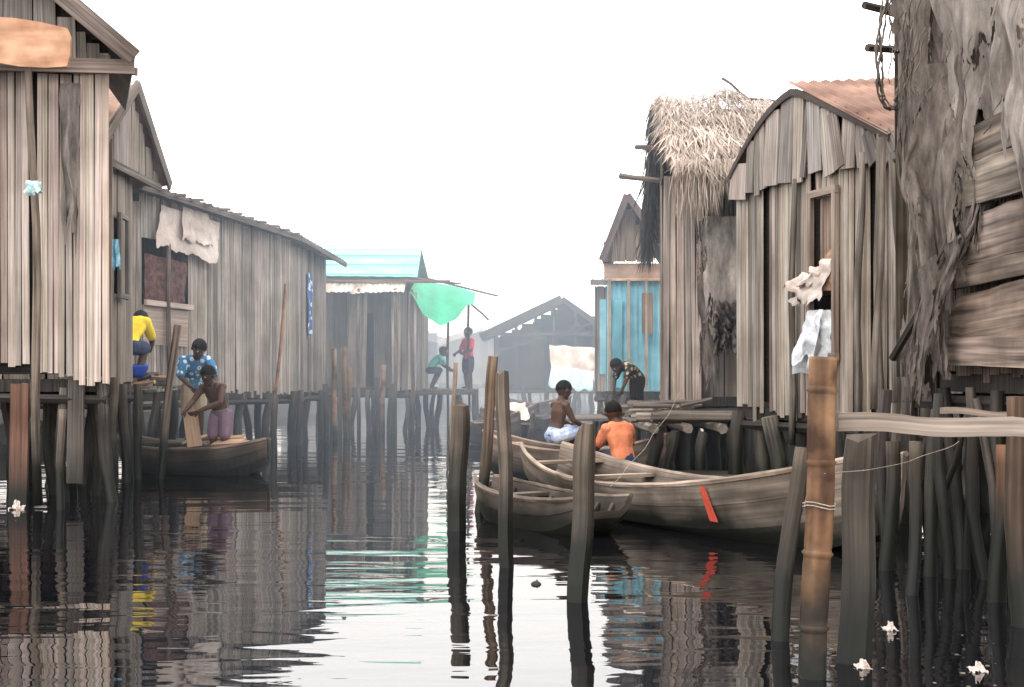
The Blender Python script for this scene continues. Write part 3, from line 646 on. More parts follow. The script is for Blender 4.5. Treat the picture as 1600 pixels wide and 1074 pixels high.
cloth(mb,on2(1.38,1.90,.10),on2(1.82,2.04,.08),on2(1.36,1.70,.2),on2(1.72,1.70,.18),26,18,1.2,.06,.3,edge=.06); cloth(mb,on2(1.42,1.92,.14),on2(1.75,1.98,.12),on2(1.40,1.78,.24),on2(1.66,1.80,.2),20,12,1.4,.05,.3,edge=.06)
obj('rag',mb,'tarpw',label='crumpled pale cloth bunched over the sill pole',category='cloth',smooth=True)
mb=MB(); cloth(mb,on2(1.47,1.62,.08),on2(1.78,1.62,.08),on2(1.34,1.12,.12),on2(1.80,1.16,.10),30,30,1.6,.045,.14,edge=.05); cloth(mb,on2(1.5,1.62,.12),on2(1.76,1.62,.12),on2(1.38,1.2,.18),on2(1.77,1.22,.16),30,30,1.2,.05,.2,edge=.06)
obj('plastic_sack',mb,'white',label='crumpled white plastic sack hanging from window',category='sack',smooth=True)
for s_,z0,z1 in ((1.15,.5,2.75),(2.2,.6,2.8),(2.5,.5,2.9)):
    mb=MB(); mb.rough(on2(s_,z0,.07),on2(s_+R.uniform(-.1,.1),z1,.07),.03,.025,6,5,tone=tn(2,2.8)); obj('pole',mb,'post',h,smooth=True)
stilts(h,line(F2,N2,8)+line((2.8,12),(3.2,9.7),6)+line((3.6,12),(3.8,9.8),6)+[(4.2,10),(4.3,11)],.72,(.06,.1))
for a,b_,r_ in ((at(1385,650,8.8),at(1418,190,9.0),.03),(at(1440,640,8.2),at(1395,240,8.6),.035),(at(1365,640,9.2),at(1380,215,9.4),.028),(at(1400,630,8.6),at(1412,250,8.6),.03)):
    a=V((a.x,a.y,-.4)) if R.random()<.6 else a
    mb=MB(); mb.rough(a,b_,r_,r_*.85,7,6,tone=tn(1.6,2.6)); obj('pole',mb,'post',label='grey pole leaning upright between two houses',category='pole',smooth=True)
# ============================================================ RIGHT 1
h=thing('stilt_house',(2.9,7,0),'dark stilt house clad in wide weathered horizontal planks','house','stilt houses along the canal')
FX=2.5
mb=MB()
panel(mb,(FX+.12,8.3),(FX+.12,4.5),1.1,5,1); panel(mb,(FX+.1,4.5),(5,4.5),1,5,1)
z=1.12
for w in (.16,.29,.12,.27,.24,.2):
    y0=7.3+R.uniform(-.35,.2); tl=R.uniform(-.035,.05); o=R.uniform(0,.04)
    n_=14; rings=[]; sk_=R.uniform(0,9)
    for i in range(n_+1):
        t=i/n_; y=y0+(4.4-y0)*t; zc=z+w/2+tl*(1-2*t); lo_=w*.47*(1+.07*noise.noise(V((t*9,sk_,0)))); hi_=w*.47*(1+.10*noise.noise(V((t*9,sk_,5)))); x=FX-o
        if i==0: lo_*=.8; hi_*=.7
        rings.append([V((x,y,zc-lo_)),V((x-.035,y,zc-lo_)),V((x-.04,y,zc)),V((x-.035,y,zc+hi_)),V((x,y,zc+hi_))])
    mb.loft(rings,tn(.9,1.6,.07)); z+=w
slat_wall(mb,(FX+.06,8.2),(FX+.06,4.5),1.12,4.6,.16,lo=.35,hi=.9,rnd=False,bk=False)
slat_wall(mb,(3.3,8.32),(FX+.06,8.32),1.12,4.4,.16,lo=.3,hi=.6,rnd=False,bk=False)
obj('wall',mb,['board','black'],h)
mb=MB(); corr(mb,V((FX-.1,8.6,4.6)),V((FX-.1,4.2,4.6)),V((5.5,8.6,5)),V((5.5,4.2,5)),28); obj('roof',mb,'tin',h)
floor_part(h,[(FX+.05,8.2),(FX+.05,4.5),(5,4.5),(5,8.3)],1.1)
for a,b_ in ((at(1350,8,8),at(1420,30,8.2)),(at(1355,75,8),at(1420,80,8.2)),(at(1395,560,7.6),at(1560,300,6.6)),(at(1400,250,7.9),at(1560,180,6.7))):
    mb=MB(); mb.rough(a,b_,.025,.022,6,3); obj('beam_end',mb,'post',h)
stilts(h,line((FX,8.1),(FX,5.3),8,.06)+line((FX+.55,8.2),(FX+.55,5),7,.1)+line((FX+1.1,8.2),(FX+1.1,5),7,.12),1.02,(.03,.055),lo=.3,hi=1.1)
stilts(h,[(2.2,7.5),(2.3,6.9),(2.28,6.3)],1.0,(.025,.04),lo=.5,hi=1)
for k in range(9):
    mb=MB(); y=R.uniform(5.4,8); mb.rough((FX+R.uniform(-.2,.4),y,R.uniform(.1,.5)),(FX+R.uniform(-.1,.5),y+R.uniform(-.8,.8),R.uniform(.8,1.1)),.022,.016,6,5,tone=tn(.5,1.3)); obj('brace',mb,'post',h,smooth=True)
def drape(lbl,mat,q,nu,nv,fold,amp,rag,torn=.5,edge=.05,streak=3.0,lo=.7,hi=1.2,fine=9):
    mb=MB(); cloth(mb,*q,nu,nv,fold,amp,rag,edge=edge,torn=torn,streak=streak,lo=lo,hi=hi,fine=fine); obj('hanging_sacking',mb,mat,label=lbl,category='sacking',group='rotten sacking hung on the dark house',smooth=True)
drape('tattered dark grey sacking hanging from the roof','net',(at(1385,-60,7.9),at(1500,-60,7.2),at(1400,150,7.9),at(1500,330,7.1)),110,150,2.2,.06,.25,.62,.06,3,.9,1.4,9)
drape('long narrow strand of twisted grey sacking','net',(at(1408,-60,7.7),at(1465,-60,7.4),at(1418,600,7.6),at(1452,620,7.4)),50,220,1.2,.05,.1,.75,.07,4,1.1,1.6,10)
drape('wide pale translucent sacking sheet','netpale',(at(1450,-60,7.1),at(1612,-60,6.4),at(1495,260,6.9),at(1612,300,6.4)),130,130,2.2,.07,.3,.72,.06,2.5,.8,1.3,8)
drape('broad torn sheet of dusty sacking on wall','net',(at(1420,110,7.2),at(1590,60,6.7),at(1435,470,7.1),at(1540,400,6.7)),130,160,2.2,.06,.3,.55,.08,3,1.0,1.5,9)
drape('pale sacking rag hanging over planks','netpale',(at(1545,-60,6.1),at(1640,-60,5.9),at(1568,290,6.05),at(1640,320,5.8)),80,140,1.2,.08,.2,.85,.06,3,.9,1.4,8)
drape('torn sacking flap hanging by poles','netpale',(at(1435,230,7.2),at(1515,210,7.0),at(1425,540,7.3),at(1475,500,7.1)),70,150,1.3,.06,.3,.55,.09,4,.55,.95,9)
drape('dark torn netting low on the plank wall','net',(at(1440,420,7.0),at(1500,360,6.7),at(1428,640,7.2),at(1470,600,6.9)),60,130,1.5,.05,.25,.45,.08,4,.8,1.3,9)
def sagline(p,q,sag,n=14):
    return [p.lerp(q,i/n)+V((.01*math.sin(i*1.3+p.x*9),.01*math.cos(i+q.z*5),-sag*math.sin(math.pi*i/n))) for i in range(n+1)]
for (lb,num,ua,ub,va,vb) in (('loose frayed threads of net hanging from eave',9,1385,1460,-20,120),('loose frayed threads hanging over the plank wall',10,1430,1600,40,330)):
    mb=MB()
    for k in range(num):
        u0=R.uniform(ua,ub); v0=R.uniform(va,vb); y=6.85+R.uniform(-.2,.2)+(1500-min(u0,1600))*.0035
        l=R.uniform(60,200); u1=u0+R.gauss(-8,18)
        P=sagline(at(u0,v0,y),at(u1,v0+l,y-.03),R.uniform(-.03,.03)); mb.tube(P,[R.uniform(.002,.005) for _ in P],4,tn(.6,1.6),0,.2)
    obj('net_threads',mb,'net',label=lb,category='netting',group='strands of old net',kind='stuff')
for pts in ([(1510,190,7),(1500,330,6.9),(1440,470,7.1),(1425,590,7.2)],[(1388,-20,7.9),(1374,70,7.8),(1378,150,7.8),(1398,170,7.8),(1412,120,7.7)],[(1500,100,7.0),(1530,300,6.7),(1470,470,6.9),(1480,600,7)],[(1420,40,7.6),(1408,260,7.5),(1450,420,7.4),(1432,640,7.3)]):
    mb=MB(); P=[at(*p) for p in pts]; fine=[]
    def cr(p0,p1,p2,p3,t): return .5*((2*p1)+(p2-p0)*t+(2*p0-5*p1+4*p2-p3)*t*t+(3*p1-p0-3*p2+p3)*t**3)
    Q=[P[0]]+P+[P[-1]]
    for i in range(len(P)-1):
        for k in range(12): fine.append(cr(Q[i],Q[i+1],Q[i+2],Q[i+3],k/12)+V((R.uniform(-.004,.004),0,R.uniform(-.004,.004))))
    for o in range(3): mb.tube([p+V((math.sin(i*.22+o*2.1)*.018,math.cos(i*.22+o*2.1)*.018,0)) for i,p in enumerate(fine)],[R.uniform(.004,.013) for _ in fine],5,tn(.6,1.5),0,.25)
    obj('net_rope',mb,'net',label='twisted strand of old grey net and rope',category='rope',group='strands of old net')
# rails and foreground posts
def rail(a,b_,w,th,tone,lb):
    mb=MB(); a=V(a);b_=V(b_); rings=[]; n=14
    for i in range(n+1):
        p=a.lerp(b_,i/n); k1=w*.5*(1+R.uniform(-.06,.06)); k2=w*.5*(1+R.uniform(-.06,.06)); zz=.006*math.sin(i*.7)
        rings.append([p+V((0,-th,zz-k1)),p+V((0,th,zz-k1)),p+V((0,th,zz+k2)),p+V((0,-th,zz+k2)),p+V((0,-th*1.15,zz))])
    mb.loft(rings,tone); obj('plank_rail',mb,'plank',label=lb,category='rail')
rail(at(1308,660,4.75),at(1660,672,4.6),.068,.02,(1.4,1.35,1.3),'pale weathered flat plank rail fixed across posts')
rail(at(1470,642,5.9),at(1660,652,5.6),.028,.014,(1.2,1.1,1.0),'thin grey stick rail behind the plank')
def mpost(u0,v0,u1,y,r,mat='post',tone=None,sq=False,label='weathered wooden mooring post standing in dark water',cap=None):
    top=at(u0,v0,y); bx=(u1-800)*y/2000
    mb=MB(); bot=V((bx,y,-.5))
    tone=tone or tn(.8,1.3)
    if sq:
        n=14; rings=[]
        jj=[R.uniform(-.08,.08) for _ in range(8)]
        for i in range(n+1):
            p=bot.lerp(top,i/n)+V((.006*math.sin(i*.9+u0),0,0)); rr=r*(1+R.uniform(-.05,.05)); a0=.3
            if i==n: rr*=.88
            rings.append([p+V((math.cos(a0+k*math.pi/4)*rr*(1.0 if k%2 else 1.2)*(1+jj[k]),math.sin(a0+k*math.pi/4)*rr*(1.0 if k%2 else 1.2)*(1+jj[k]),R.uniform(-.035,.015) if i==n else 0)) for k in range(8)])
        mb.loft(rings,tone)
    else: mb.rough(bot,top,r*1.08,r,12,14,.07,.018,tone)
    return obj('mooring_post',mb,mat,smooth=not sq,label=label,category='post',group='poles standing in the water')
mpost(720,628,708,9.0,.058,tone=(1.1,1.05,1.0),sq=True)
mpost(771,557,740,10.2,.042,tone=(2.0,1.65,1.4))
mpost(785,580,795,7.3,.036,tone=(1.8,1.7,1.6),sq=True)
mpost(917,665,896,6.2,.044,tone=(2.1,1.95,1.8),sq=True)
mpost(712,567,702,13.5,.022,tone=(4,3.7,3.3),label='thin pale pole standing upright in dark water')
mb=MB(); y=4.65; top=at(1288,558,y); bot=V(((1262-800)*y/2000,y,-.5)); pts=[];rad=[]
H_=top.z+.5; zs=[]
nodes=[.18,.45,.78,1.04]
z=0
while z<H_: zs.append(z); z+=.03
for nd in nodes: zs+=[nd+.5-.012,nd+.5,nd+.5+.012]
zs=sorted(zs+[H_])
for q in zs:
    t=q/H_; k=min(abs(q-.5-nd) for nd in nodes); pts.append(bot.lerp(top,t)+V((.004*math.sin(q*7),0,0))); rad.append(.051*(1+(.12 if k<.004 else 0)-(.03 if .008<k<.02 else 0)+R.uniform(-.012,.012)))
mb.tube(pts,rad,16,(.85,.78,.76),0,.015)
obj('bamboo_post',mb,'bamboo',smooth=True,label='thick brown bamboo post with nodes standing in water',category='post',group='poles standing in the water')
mb=MB()
for z_ in (.62,.632): 
    c=bot.lerp(top,(z_+.5)/(top.z+.5)); mb.tube([c+V((math.cos(a)*.058,math.sin(a)*.058,math.sin(a*2)*.008)) for a in [k*.52 for k in range(13)]],.0025,5)
mb.tube(sagline(at(1290,740,4.6),at(1500,690,5.2),.03),.0012,5)
obj('rope_lashing',mb,'rope',label='cord tied round the bamboo post',category='rope')
mpost(1345,680,1330,4.9,.062,tone=(1.2,1.15,1.1),sq=True,label='thick dark square post carrying the plank rail')
mpost(1255,700,1200,5.3,.036,tone=(1.3,1.2,1.1),label='slanting dark pole beside bamboo post')
mpost(1516,655,1516,7.2,.02,tone=(3.0,2.4,2.0),label='thin pinkish pole under plank house')
mpost(1570,695,1560,6.2,.045,tone=(2.2,1.3,.9),label='stout reddish brown pole under plank house')
mpost(1590,620,1600,5.6,.045,tone=(1.5,1.1,.9),label='gnarled pole under plank house')
mpost(1430,690,1420,6.4,.03,tone=(1.2,1.1,1)); mpost(1465,640,1440,7,.035,tone=(.9,.9,.8)); mpost(1395,690,1385,7.2,.04,tone=(1,.9,.8))
mpost(98,640,92,10.4,.03,tone=(2,1.8,1.7)); mpost(180,590,172,12.4,.045,tone=(1.5,1.5,1.4)); mpost(150,655,138,11.9,.04,tone=(1.3,1.2,1)); mpost(278,508,240,13.5,.04,tone=(2.2,2,1.9),label='bent grey pole leaning beside moored canoe')
mpost(215,600,218,13.4,.045,tone=(1.2,1.2,1.1)); mpost(192,600,196,13,.045,tone=(1,1,1))
# ============================================================ BOATS
def canoe(label,A,B,beam,sheer,endw=(.25,.25),thw=(.25,.5,.75),mat='hull',tone=(1,1,1),rock=.25,n=30,pw=2.6):
    A=V((*A,0));B=V((*B,0)); d=(B-A).normalized(); sd=V((d.y,-d.x,0)); L=(B-A).length
    e=thing('canoe',A.lerp(B,.5),label,'canoe','wooden canoes on the canal')
    def hb(t):
        q=abs(2*t-1)**pw; ew=endw[0] if t<.5 else endw[1]
        return beam/2*((1-q)+ew*q)
    def zb(t): return -.12+rock*abs(2*t-1)**3.5
    rings=[]
    for i in range(n+1):
        t=i/n; c=A.lerp(B,t); w=hb(t)+.008*noise.noise(V((t*9,beam,0))); zs=sheer(t)+R.uniform(-.006,.006); b0=zb(t); z1=max(.035,b0+.05); th=.028
        zm=b0+(zs-b0)*.35; zu=b0+(zs-b0)*.68
        P=[(-w,zs),(-w*.95-.006,zu),(-w*.95,zu-.008),(-w*.86,zm),(-w*.55,b0),(w*.55,b0),(w*.86,zm),(w*.95,zu-.008),(w*.95+.006,zu),(w,zs),(w-th,zs+.004),(w*.84-th,max(zm,z1+.03)),(w*.5,z1),(-w*.5,z1),(-w*.84+th,max(zm,z1+.03)),(-w+th,zs+.004)]
        rings.append([c+sd*a+V((0,0,z)) for a,z in P])
    mb=MB(); mb.loft(rings,tone); obj('hull',mb,mat,e)
    for s_ in (-1,1):
        mb=MB(); mb.tube([A.lerp(B,i/n)+sd*s_*(hb(i/n)-.008)+V((0,0,sheer(i/n)+.006)) for i in range(n+1)],[.02]*(n+1),6,(tone[0]*1.7,tone[1]*1.65,tone[2]*1.6),0,.14); obj('gunwale',mb,mat,e)
    for t in thw:
        mb=MB(); w=hb(t)-.02; z=sheer(t)-.05; c=A.lerp(B,t); mb.plank(c-sd*w+V((0,0,z)),c+sd*w+V((0,0,z)),.13,.025,(0,0,1),(tone[0]*1.7,tone[1]*1.65,tone[2]*1.55)); obj('thwart',mb,mat,e)
    for k in range(1,8):
        t=k/8
        if min(abs(t-q) for q in thw)<.05: continue
        w=hb(t)*.82-.03; c=A.lerp(B,t); z1=max(.035,zb(t)+.05)+.012; mb=MB()
        mb.tube([c-sd*(hb(t)-.05)+V((0,0,sheer(t)-.04)),c-sd*w*.62+V((0,0,z1)),c+sd*w*.62+V((0,0,z1)),c+sd*(hb(t)-.05)+V((0,0,sheer(t)-.04))],.016,6,(tone[0]*1.1,tone[1]*1.1,tone[2]*1.1)); obj('rib',mb,mat,e)
    return e,A,B,d,sd,hb
big,A_,B_,d_,sd_,hb_=canoe('long weathered plank canoe with red paint mark, moored',(2.28,7.75),(.27,11.5),1.05,lambda t:.27+.34*abs(1-t/.62)**2.0*(1 if t<.62 else 0)+(.20*((t-.62)/.38)**2 if t>.62 else 0),(.28,.42),(.22,.55,.75,.9),tone=(1.25,1.2,1.15),pw=3)
t=.27; c=A_.lerp(B_,t); side=sd_ if sd_.x<0 else -sd_
mb=MB()
for i in range(4):
    z0=.38-i*.058; z1=z0-.058
    def hp(z,s): 
        w=hb_(t); zs_=.37; b0_=-.1; zm_=b0_+(zs_-b0_)*.35; f=1-.14*max(0,(zs_-z)/(zs_-zm_)) if z>zm_ else .86-.31*(zm_-z)/(zm_-b0_)
        return c+side*(w*f+.022)+d_*s+V((0,0,z-.03))
    s0=.04-.017*i; s1=s0-.017; wd=.03+.004*i
    mb.quad([hp(z0,s0+wd),hp(z0,s0-wd),hp(z1,s1-wd-.005),hp(z1,s1+wd+.005)],(1,1,1))
obj('paint_mark',mb,'redpaint',big)
canoe('short dark patched canoe tied beside longer canoe',(.64,8.62),(-.21,10.0),.56,lambda t:.205+.06*(2*t-1)**2+.03*t,(.75,.35),(.35,.7),tone=(.75,.7,.66))
canoe('small canoe with pale rim moored behind others',(1.6,13.1),(-.28,13.9),.62,lambda t:.30+.18*(2*t-1)**2,(.3,.3),(.3,.6,.85),tone=(1.1,1.0,.95))
canoe('dark canoe loaded with boards beside stilt house',(-4.45,14.72),(-2.66,13.95),.86,lambda t:.27+.12*abs(2*t-1)**2.5,(.35,.10),(.3,.6),tone=(.72,.64,.58),pw=2.2)
canoe('distant dark canoe near the jetty',(-.15,19),(.6,24),.8,lambda t:.35+.2*(2*t-1)**2,(.3,.3),tone=(.8,.8,.9))
canoe('canoe carrying a whitish load in smoke',(.2,18.4),(-.6,20.6),.75,lambda t:.35+.2*(2*t-1)**2,(.3,.3),tone=(.8,.8,.9))
canoe('distant grey canoe crossing in the smoke',(1.2,28),(-.4,30),.8,lambda t:.4+.2*(2*t-1)**2,(.3,.3),tone=(.8,.8,.9))
mb=MB(); cloth(mb,V((-.35,19.6,.72)),V((.2,19.8,.66)),V((-.4,19.0,.4)),V((.25,19.1,.4)),24,16,1.5,.06,.2); obj('sack',mb,'tarpw',label='whitish sheet covering the load in canoe',category='sack',smooth=True)
for (a,b_,w) in (((-3.50,14.12,.30),(-3.58,14.2,.72),.16),((-3.35,14.3,.34),(-2.95,14.05,.36),.12),((-3.45,14.4,.36),(-2.98,14.2,.40),.10),((-3.3,14.1,.32),(-2.88,13.98,.35),.08),((-3.7,14.45,.32),(-3.35,14.35,.42),.12)):
    mb=MB(); mb.plank(a,b_,w,.018,(.3,-.9,.3) if b_[2]>.6 else (0,-.3,1),tn(.7,1.0)); obj('wooden_board',mb,'fresh',label='fresh orange-brown timber board carried in the canoe',category='board',group='boards in the canoe')
h=thing('landing_platform',(-4,15.2,0),'rough plank landing between two stilt houses','platform')
mb=MB()
for k in range(9): mb.plank((-4.9,14.5+k*.16,.93+R.uniform(-.02,.02)),(-4.1+R.uniform(-.05,.1),14.5+k*.16,.93),.14,.03,(0,0,1))
for k in range(6): mb.plank((-4.3,14.88+k*.17,.28),(-3.6,14.88+k*.17,.28),.15,.03,(0,0,1))
obj('deck',mb,'plank',h); stilts(h,[(-4.15,15.0),(-4.1,15.5),(-4.7,14.6),(-4.5,15.5)],.9,(.05,.08)); stilts(h,[(-3.7,15.0),(-3.7,15.6),(-4.1,15.2)],.27,(.05,.06))
for k in range(14):
    mb=MB(); p=V((-4.45+R.uniform(-.25,.28),14.6+R.uniform(-.1,.5),.98+.03*(k//3))); mb.rough(p,p+V((R.uniform(.1,.3),R.uniform(-.2,.2),R.uniform(-.03,.06))),.03,.025,6,2,tone=tn(.6,1.1)); obj('firewood_log',mb,'fresh' if k%2 else 'plank',label='short split firewood stacked on the landing',category='log',group='firewood logs')
mb=MB(); bc=V((-4.26,14.5,1.06)); mb.tube([bc,bc+V((0,0,.03)),bc+V((0,0,.12)),bc+V((0,0,.14))],[.07,.1,.14,.145],16); mb.tube([bc+V((0,0,.143)),bc+V((0,0,.15))],[.13,.13],16,(.3,.3,.4)); obj('bowl',mb,'bowl',smooth=True,label='blue plastic bowl on the firewood stack',category='bowl')
h=thing('low_jetty',(1.3,11.8,0),'low plank jetty behind moored canoe','jetty')
mb=MB()
for k in range(6): mb.plank((.8,11.65+k*.13,.14),(2.2,11.65+k*.13,.14),.12,.03,(0,0,1))
obj('deck',mb,'plank',h); stilts(h,[(.9,11.8),(1.5,11.8),(2.1,11.8),(.95,12.3),(1.6,12.3)],.13,(.05,.06))
# ============================================================ PEOPLE
DEF=dict(pelvis=(0,0,.50),waist=(0,0,.60),chest=(0,0,.71),top=(0,0,.79),neck=(0,0,.845),head=(0,-.005,.915),
 shL=(-.1,0,.775),elL=(-.13,.01,.62),haL=(-.13,-.04,.48),shR=(.1,0,.775),elR=(.13,.01,.62),haR=(.13,-.04,.48),
 hipL=(-.05,0,.49),knL=(-.06,-.015,.27),anL=(-.06,.01,.045),hipR=(.05,0,.49),knR=(.06,-.015,.27),anR=(.06,.01,.045))
def person(label,base,h,yaw,pose,shirt=None,shorts=None,long_=False,sleeve=.75,vox=.007,look=(0,-1,0),hold=None,trouser=False):
    J=dict(DEF); J.update(pose)
    rot=Matrix.Rotation(yaw,3,'Z'); base=V(base)
    P={k:rot@(V(v)*h)+base for k,v in J.items()}
    look=(rot@V(look)).normalized()
    side=(P['shR']-P['shL']).normalized()
    e=thing('person',base,label,'person')
    def torso(mb,k,tops=True):
        pts=[P['pelvis']-(P['waist']-P['pelvis'])*.35,P['pelvis'],P['waist'],P['chest'],P['top'],P['top'].lerp(P['neck'],.35)]
        rx=[.068,.086,.079,.099,.090,.042]; ry=[.052,.063,.055,.062,.048,.032]
        rings=[]
        for i,p in enumerate(pts):
            d=(pts[min(i+1,5)]-pts[max(i-1,0)]).normalized(); a=(side-d*side.dot(d)).normalized(); b_=d.cross(a)
            rings.append([p+a*math.cos(t)*rx[i]*h*k+b_*math.sin(t)*ry[i]*h*k for t in [2*math.pi*q/14 for q in range(14)]])
        mb.loft(rings)
        for s_ in 'LR': mb.ball(P['sh'+s_],.040*h*k,seg=10,rings=7); mb.ball(P['top'].lerp(P['sh'+s_],.5),.044*h*k,seg=10,rings=7)
    def limb(mb,pts,rad):
        fine=[];fr=[]
        for i in range(len(pts)-1):
            for q in range(5): fine.append(pts[i].lerp(pts[i+1],q/5)); fr.append((rad[i]+(rad[i+1]-rad[i])*q/5)*h*(1+.10*math.sin(math.pi*q/5)))
        fine.append(pts[-1]); fr.append(rad[-1]*h)
        mb.tube(fine,fr,10)
        for p,r_ in zip(pts,rad): mb.ball(p,r_*h*1.0,seg=10,rings=7)
    mb=MB(); torso(mb,1)
    limb(mb,[P['top'],P['neck'],P['head']],[.04,.03,.03])
    up=(P['head']-P['neck']).normalized(); up=(up-look*up.dot(look)).normalized(); ri=look.cross(up).normalized(); ax=(ri,-look,up); H=P['head']
    mb.ball(H+up*.012*h,(.062*h,.076*h,.072*h),ax,16,12); mb.ball(H-up*.03*h+look*.018*h,(.048*h,.052*h,.055*h),ax,14,10)
    mb.ball(H+look*.075*h-up*.012*h,(.011*h,.014*h,.014*h),ax,8,6); mb.ball(H+look*.069*h+up*.003*h,(.007*h,.01*h,.02*h),ax,8,6)
    mb.ball(H+look*.063*h-up*.038*h,(.02*h,.013*h,.009*h),ax,8,6); mb.ball(H+look*.052*h-up*.07*h,(.02*h,.017*h,.014*h),ax,8,6)
    for s_ in (-1,1): mb.ball(H+ri*s_*.064*h-up*.005*h,(.008*h,.014*h,.02*h),ax,8,6); mb.ball(H+ri*s_*.022*h+look*.062*h+up*.018*h,(.02*h,.012*h,.007*h),ax,8,6)
    for s_ in 'LR':
        limb(mb,[P['sh'+s_],P['el'+s_],P['ha'+s_]],[.034,.026,.019])
        w=P['ha'+s_]; d=(w-P['el'+s_]).normalized(); pn=side*(1 if s_=='L' else -1); pn=(pn-d*pn.dot(d)).normalized(); sw=d.cross(pn)
        mb.ball(w+d*.032*h,(.009*h,.024*h,.034*h),(pn,sw,d),10,8)
        for q,(o,l) in enumerate(((-.019,.038),(-.0065,.045),(.0065,.042),(.019,.032))):
            a=w+d*.055*h+sw*o*h; b_=a+d*l*.55*h+pn*.006*h+sw*o*.25*h; c=b_+d*l*.4*h+pn*.02*h
            mb.tube([a-d*.01*h,a,b_,c],[.0065*h,.0065*h,.006*h,.005*h],7)
        sg=-1 if (s_=='L') else 1
        a=w+d*.018*h+sw*.02*h*sg; mb.tube([a,a+d*.02*h+sw*.018*h*sg,a+d*.042*h+sw*.022*h*sg+pn*.008*h],[.009*h,.0075*h,.006*h],7)
        limb(mb,[P['hip'+s_],P['kn'+s_],P['an'+s_]],[.054,.036,.023])
        an=P['an'+s_]; fd=V((look.x,look.y,0)) if 'foot' not in pose else rot@V(pose['foot'])
        if fd.length<.1: fd=rot@V((0,-1,0))
        fd.normalize(); mb.ball(an+fd*.035*h-V((0,0,.022*h)),(.028*h,.07*h,.02*h),(fd.cross(V((0,0,1))),fd,V((0,0,1))),10,8)
        mb.ball(an-V((0,0,.012*h)),.026*h,seg=8,rings=6)
    def remesh(name,mb,mat,vs,sm=4):
        o=obj(name,mb,mat,e); md=o.modifiers.new('r','REMESH'); md.mode='VOXEL'; md.voxel_size=vs; md.use_smooth_shade=True
        m2=o.modifiers.new('s','SMOOTH'); m2.factor=.5; m2.iterations=sm
        dg=bpy.context.evaluated_depsgraph_get(); me=bpy.data.meshes.new_from_object(o.evaluated_get(dg)); o.modifiers.clear()
        me.materials.clear(); me.materials.append(M[mat])
        ca=me.color_attributes.get('tone')
        if ca: me.color_attributes.remove(ca)
        ca=me.color_attributes.new('tone','FLOAT_COLOR','CORNER'); ca.data.foreach_set('color',[1.0]*(4*len(me.loops)))
        me.polygons.foreach_set('use_smooth',[True]*len(me.polygons)); o.data=me; return o
    remesh('body',mb,'skin',vox,2)
    for s_ in (-1,1):
        mb=MB(); mb.ball(H+ri*s_*.024*h+look*.066*h+up*.006*h,.0095*h,seg=8,rings=6); obj('eye',mb,'eye',e,smooth=True)
        mb=MB(); mb.ball(H+ri*s_*.024*h+look*.0725*h+up*.006*h,.0055*h,seg=6,rings=5); obj('pupil',mb,'hair',e,smooth=True)
    mb=MB(); ua=(up*.9-look*.35).normalized(); ra_=ri; fa=ua.cross(ra_); mb.ball(H+up*.016*h-look*.002*h,(.067*h,.079*h,.076*h),(ra_,fa,ua),18,10,half=1.75); remesh('hair',mb,'hair',vox,1)
    if shirt:
        mb=MB(); torso(mb,1.17)
        for s_ in 'LR':
            sh,el=P['sh'+s_],P['el'+s_]; limb(mb,[sh,sh.lerp(el,sleeve)],[.043,.042])
        for v_ in mb.v:
            v_ += V((noise.noise(v_*14),noise.noise(v_*14+V((5,0,0))),0))*.014
        remesh('shirt',mb,shirt,vox,3)
    if shorts:
        mb=MB(); rings=[]
        pts=[P['pelvis']-(P['waist']-P['pelvis'])*.3,P['pelvis'],P['pelvis'].lerp(P['waist'],.5)]
        for i,p in enumerate(pts):
            d=(pts[min(i+1,2)]-pts[max(i-1,0)]).normalized(); a=(side-d*side.dot(d)).normalized(); b_=d.cross(a); q_=(.087,.094,.088)[i]
            rings.append([p+a*math.cos(t)*q_*h+b_*math.sin(t)*q_*.76*h for t in [2*math.pi*q/14 for q in range(14)]])
        mb.loft(rings)
        for s_ in 'LR':
            hp,kn,an=P['hip'+s_],P['kn'+s_],P['an'+s_]
            limb(mb,[hp,kn,an.lerp(kn,.1)] if trouser else [hp,hp.lerp(kn,.85)],[.064,.046,.035] if trouser else [.066,.058])
        remesh('trousers' if trouser else 'shorts',mb,shorts,vox,3)
    return e
pi=math.pi
person('shirtless boy in mauve shorts leaning over boards in canoe',(-3.24,14.28,.06),1.2,-.25,
 dict(waist=(-.015,-.03,.595),chest=(-.03,-.07,.69),top=(-.04,-.105,.76),neck=(-.045,-.14,.805),head=(-.045,-.175,.865),shL=(-.145,-.10,.74),shR=(.06,-.10,.75),elL=(-.20,-.17,.62),haL=(-.22,-.27,.54),elR=(.09,-.20,.61),haR=(-.08,-.29,.53),knL=(-.06,-.06,.28),knR=(.06,-.06,.28),anL=(-.06,.02,.045),anR=(.06,.02,.045)),
 shorts='mauve',look=(-.35,-1,-.45),vox=.006)
person('boy in blue spotted shirt bending beside the canoe',(-3.78,15.2,.31),1.3,.25,
 dict(waist=(0,-.04,.595),chest=(.01,-.105,.68),top=(.02,-.155,.745),neck=(.03,-.195,.785),head=(.045,-.235,.84),shL=(-.09,-.15,.73),shR=(.13,-.14,.73),elL=(-.12,-.21,.59),haL=(-.03,-.30,.50),elR=(.18,-.22,.60),haR=(.12,-.32,.50)),
 shirt='spotshirt',shorts='khaki',look=(.2,-1,-.7),vox=.006,sleeve=.85)
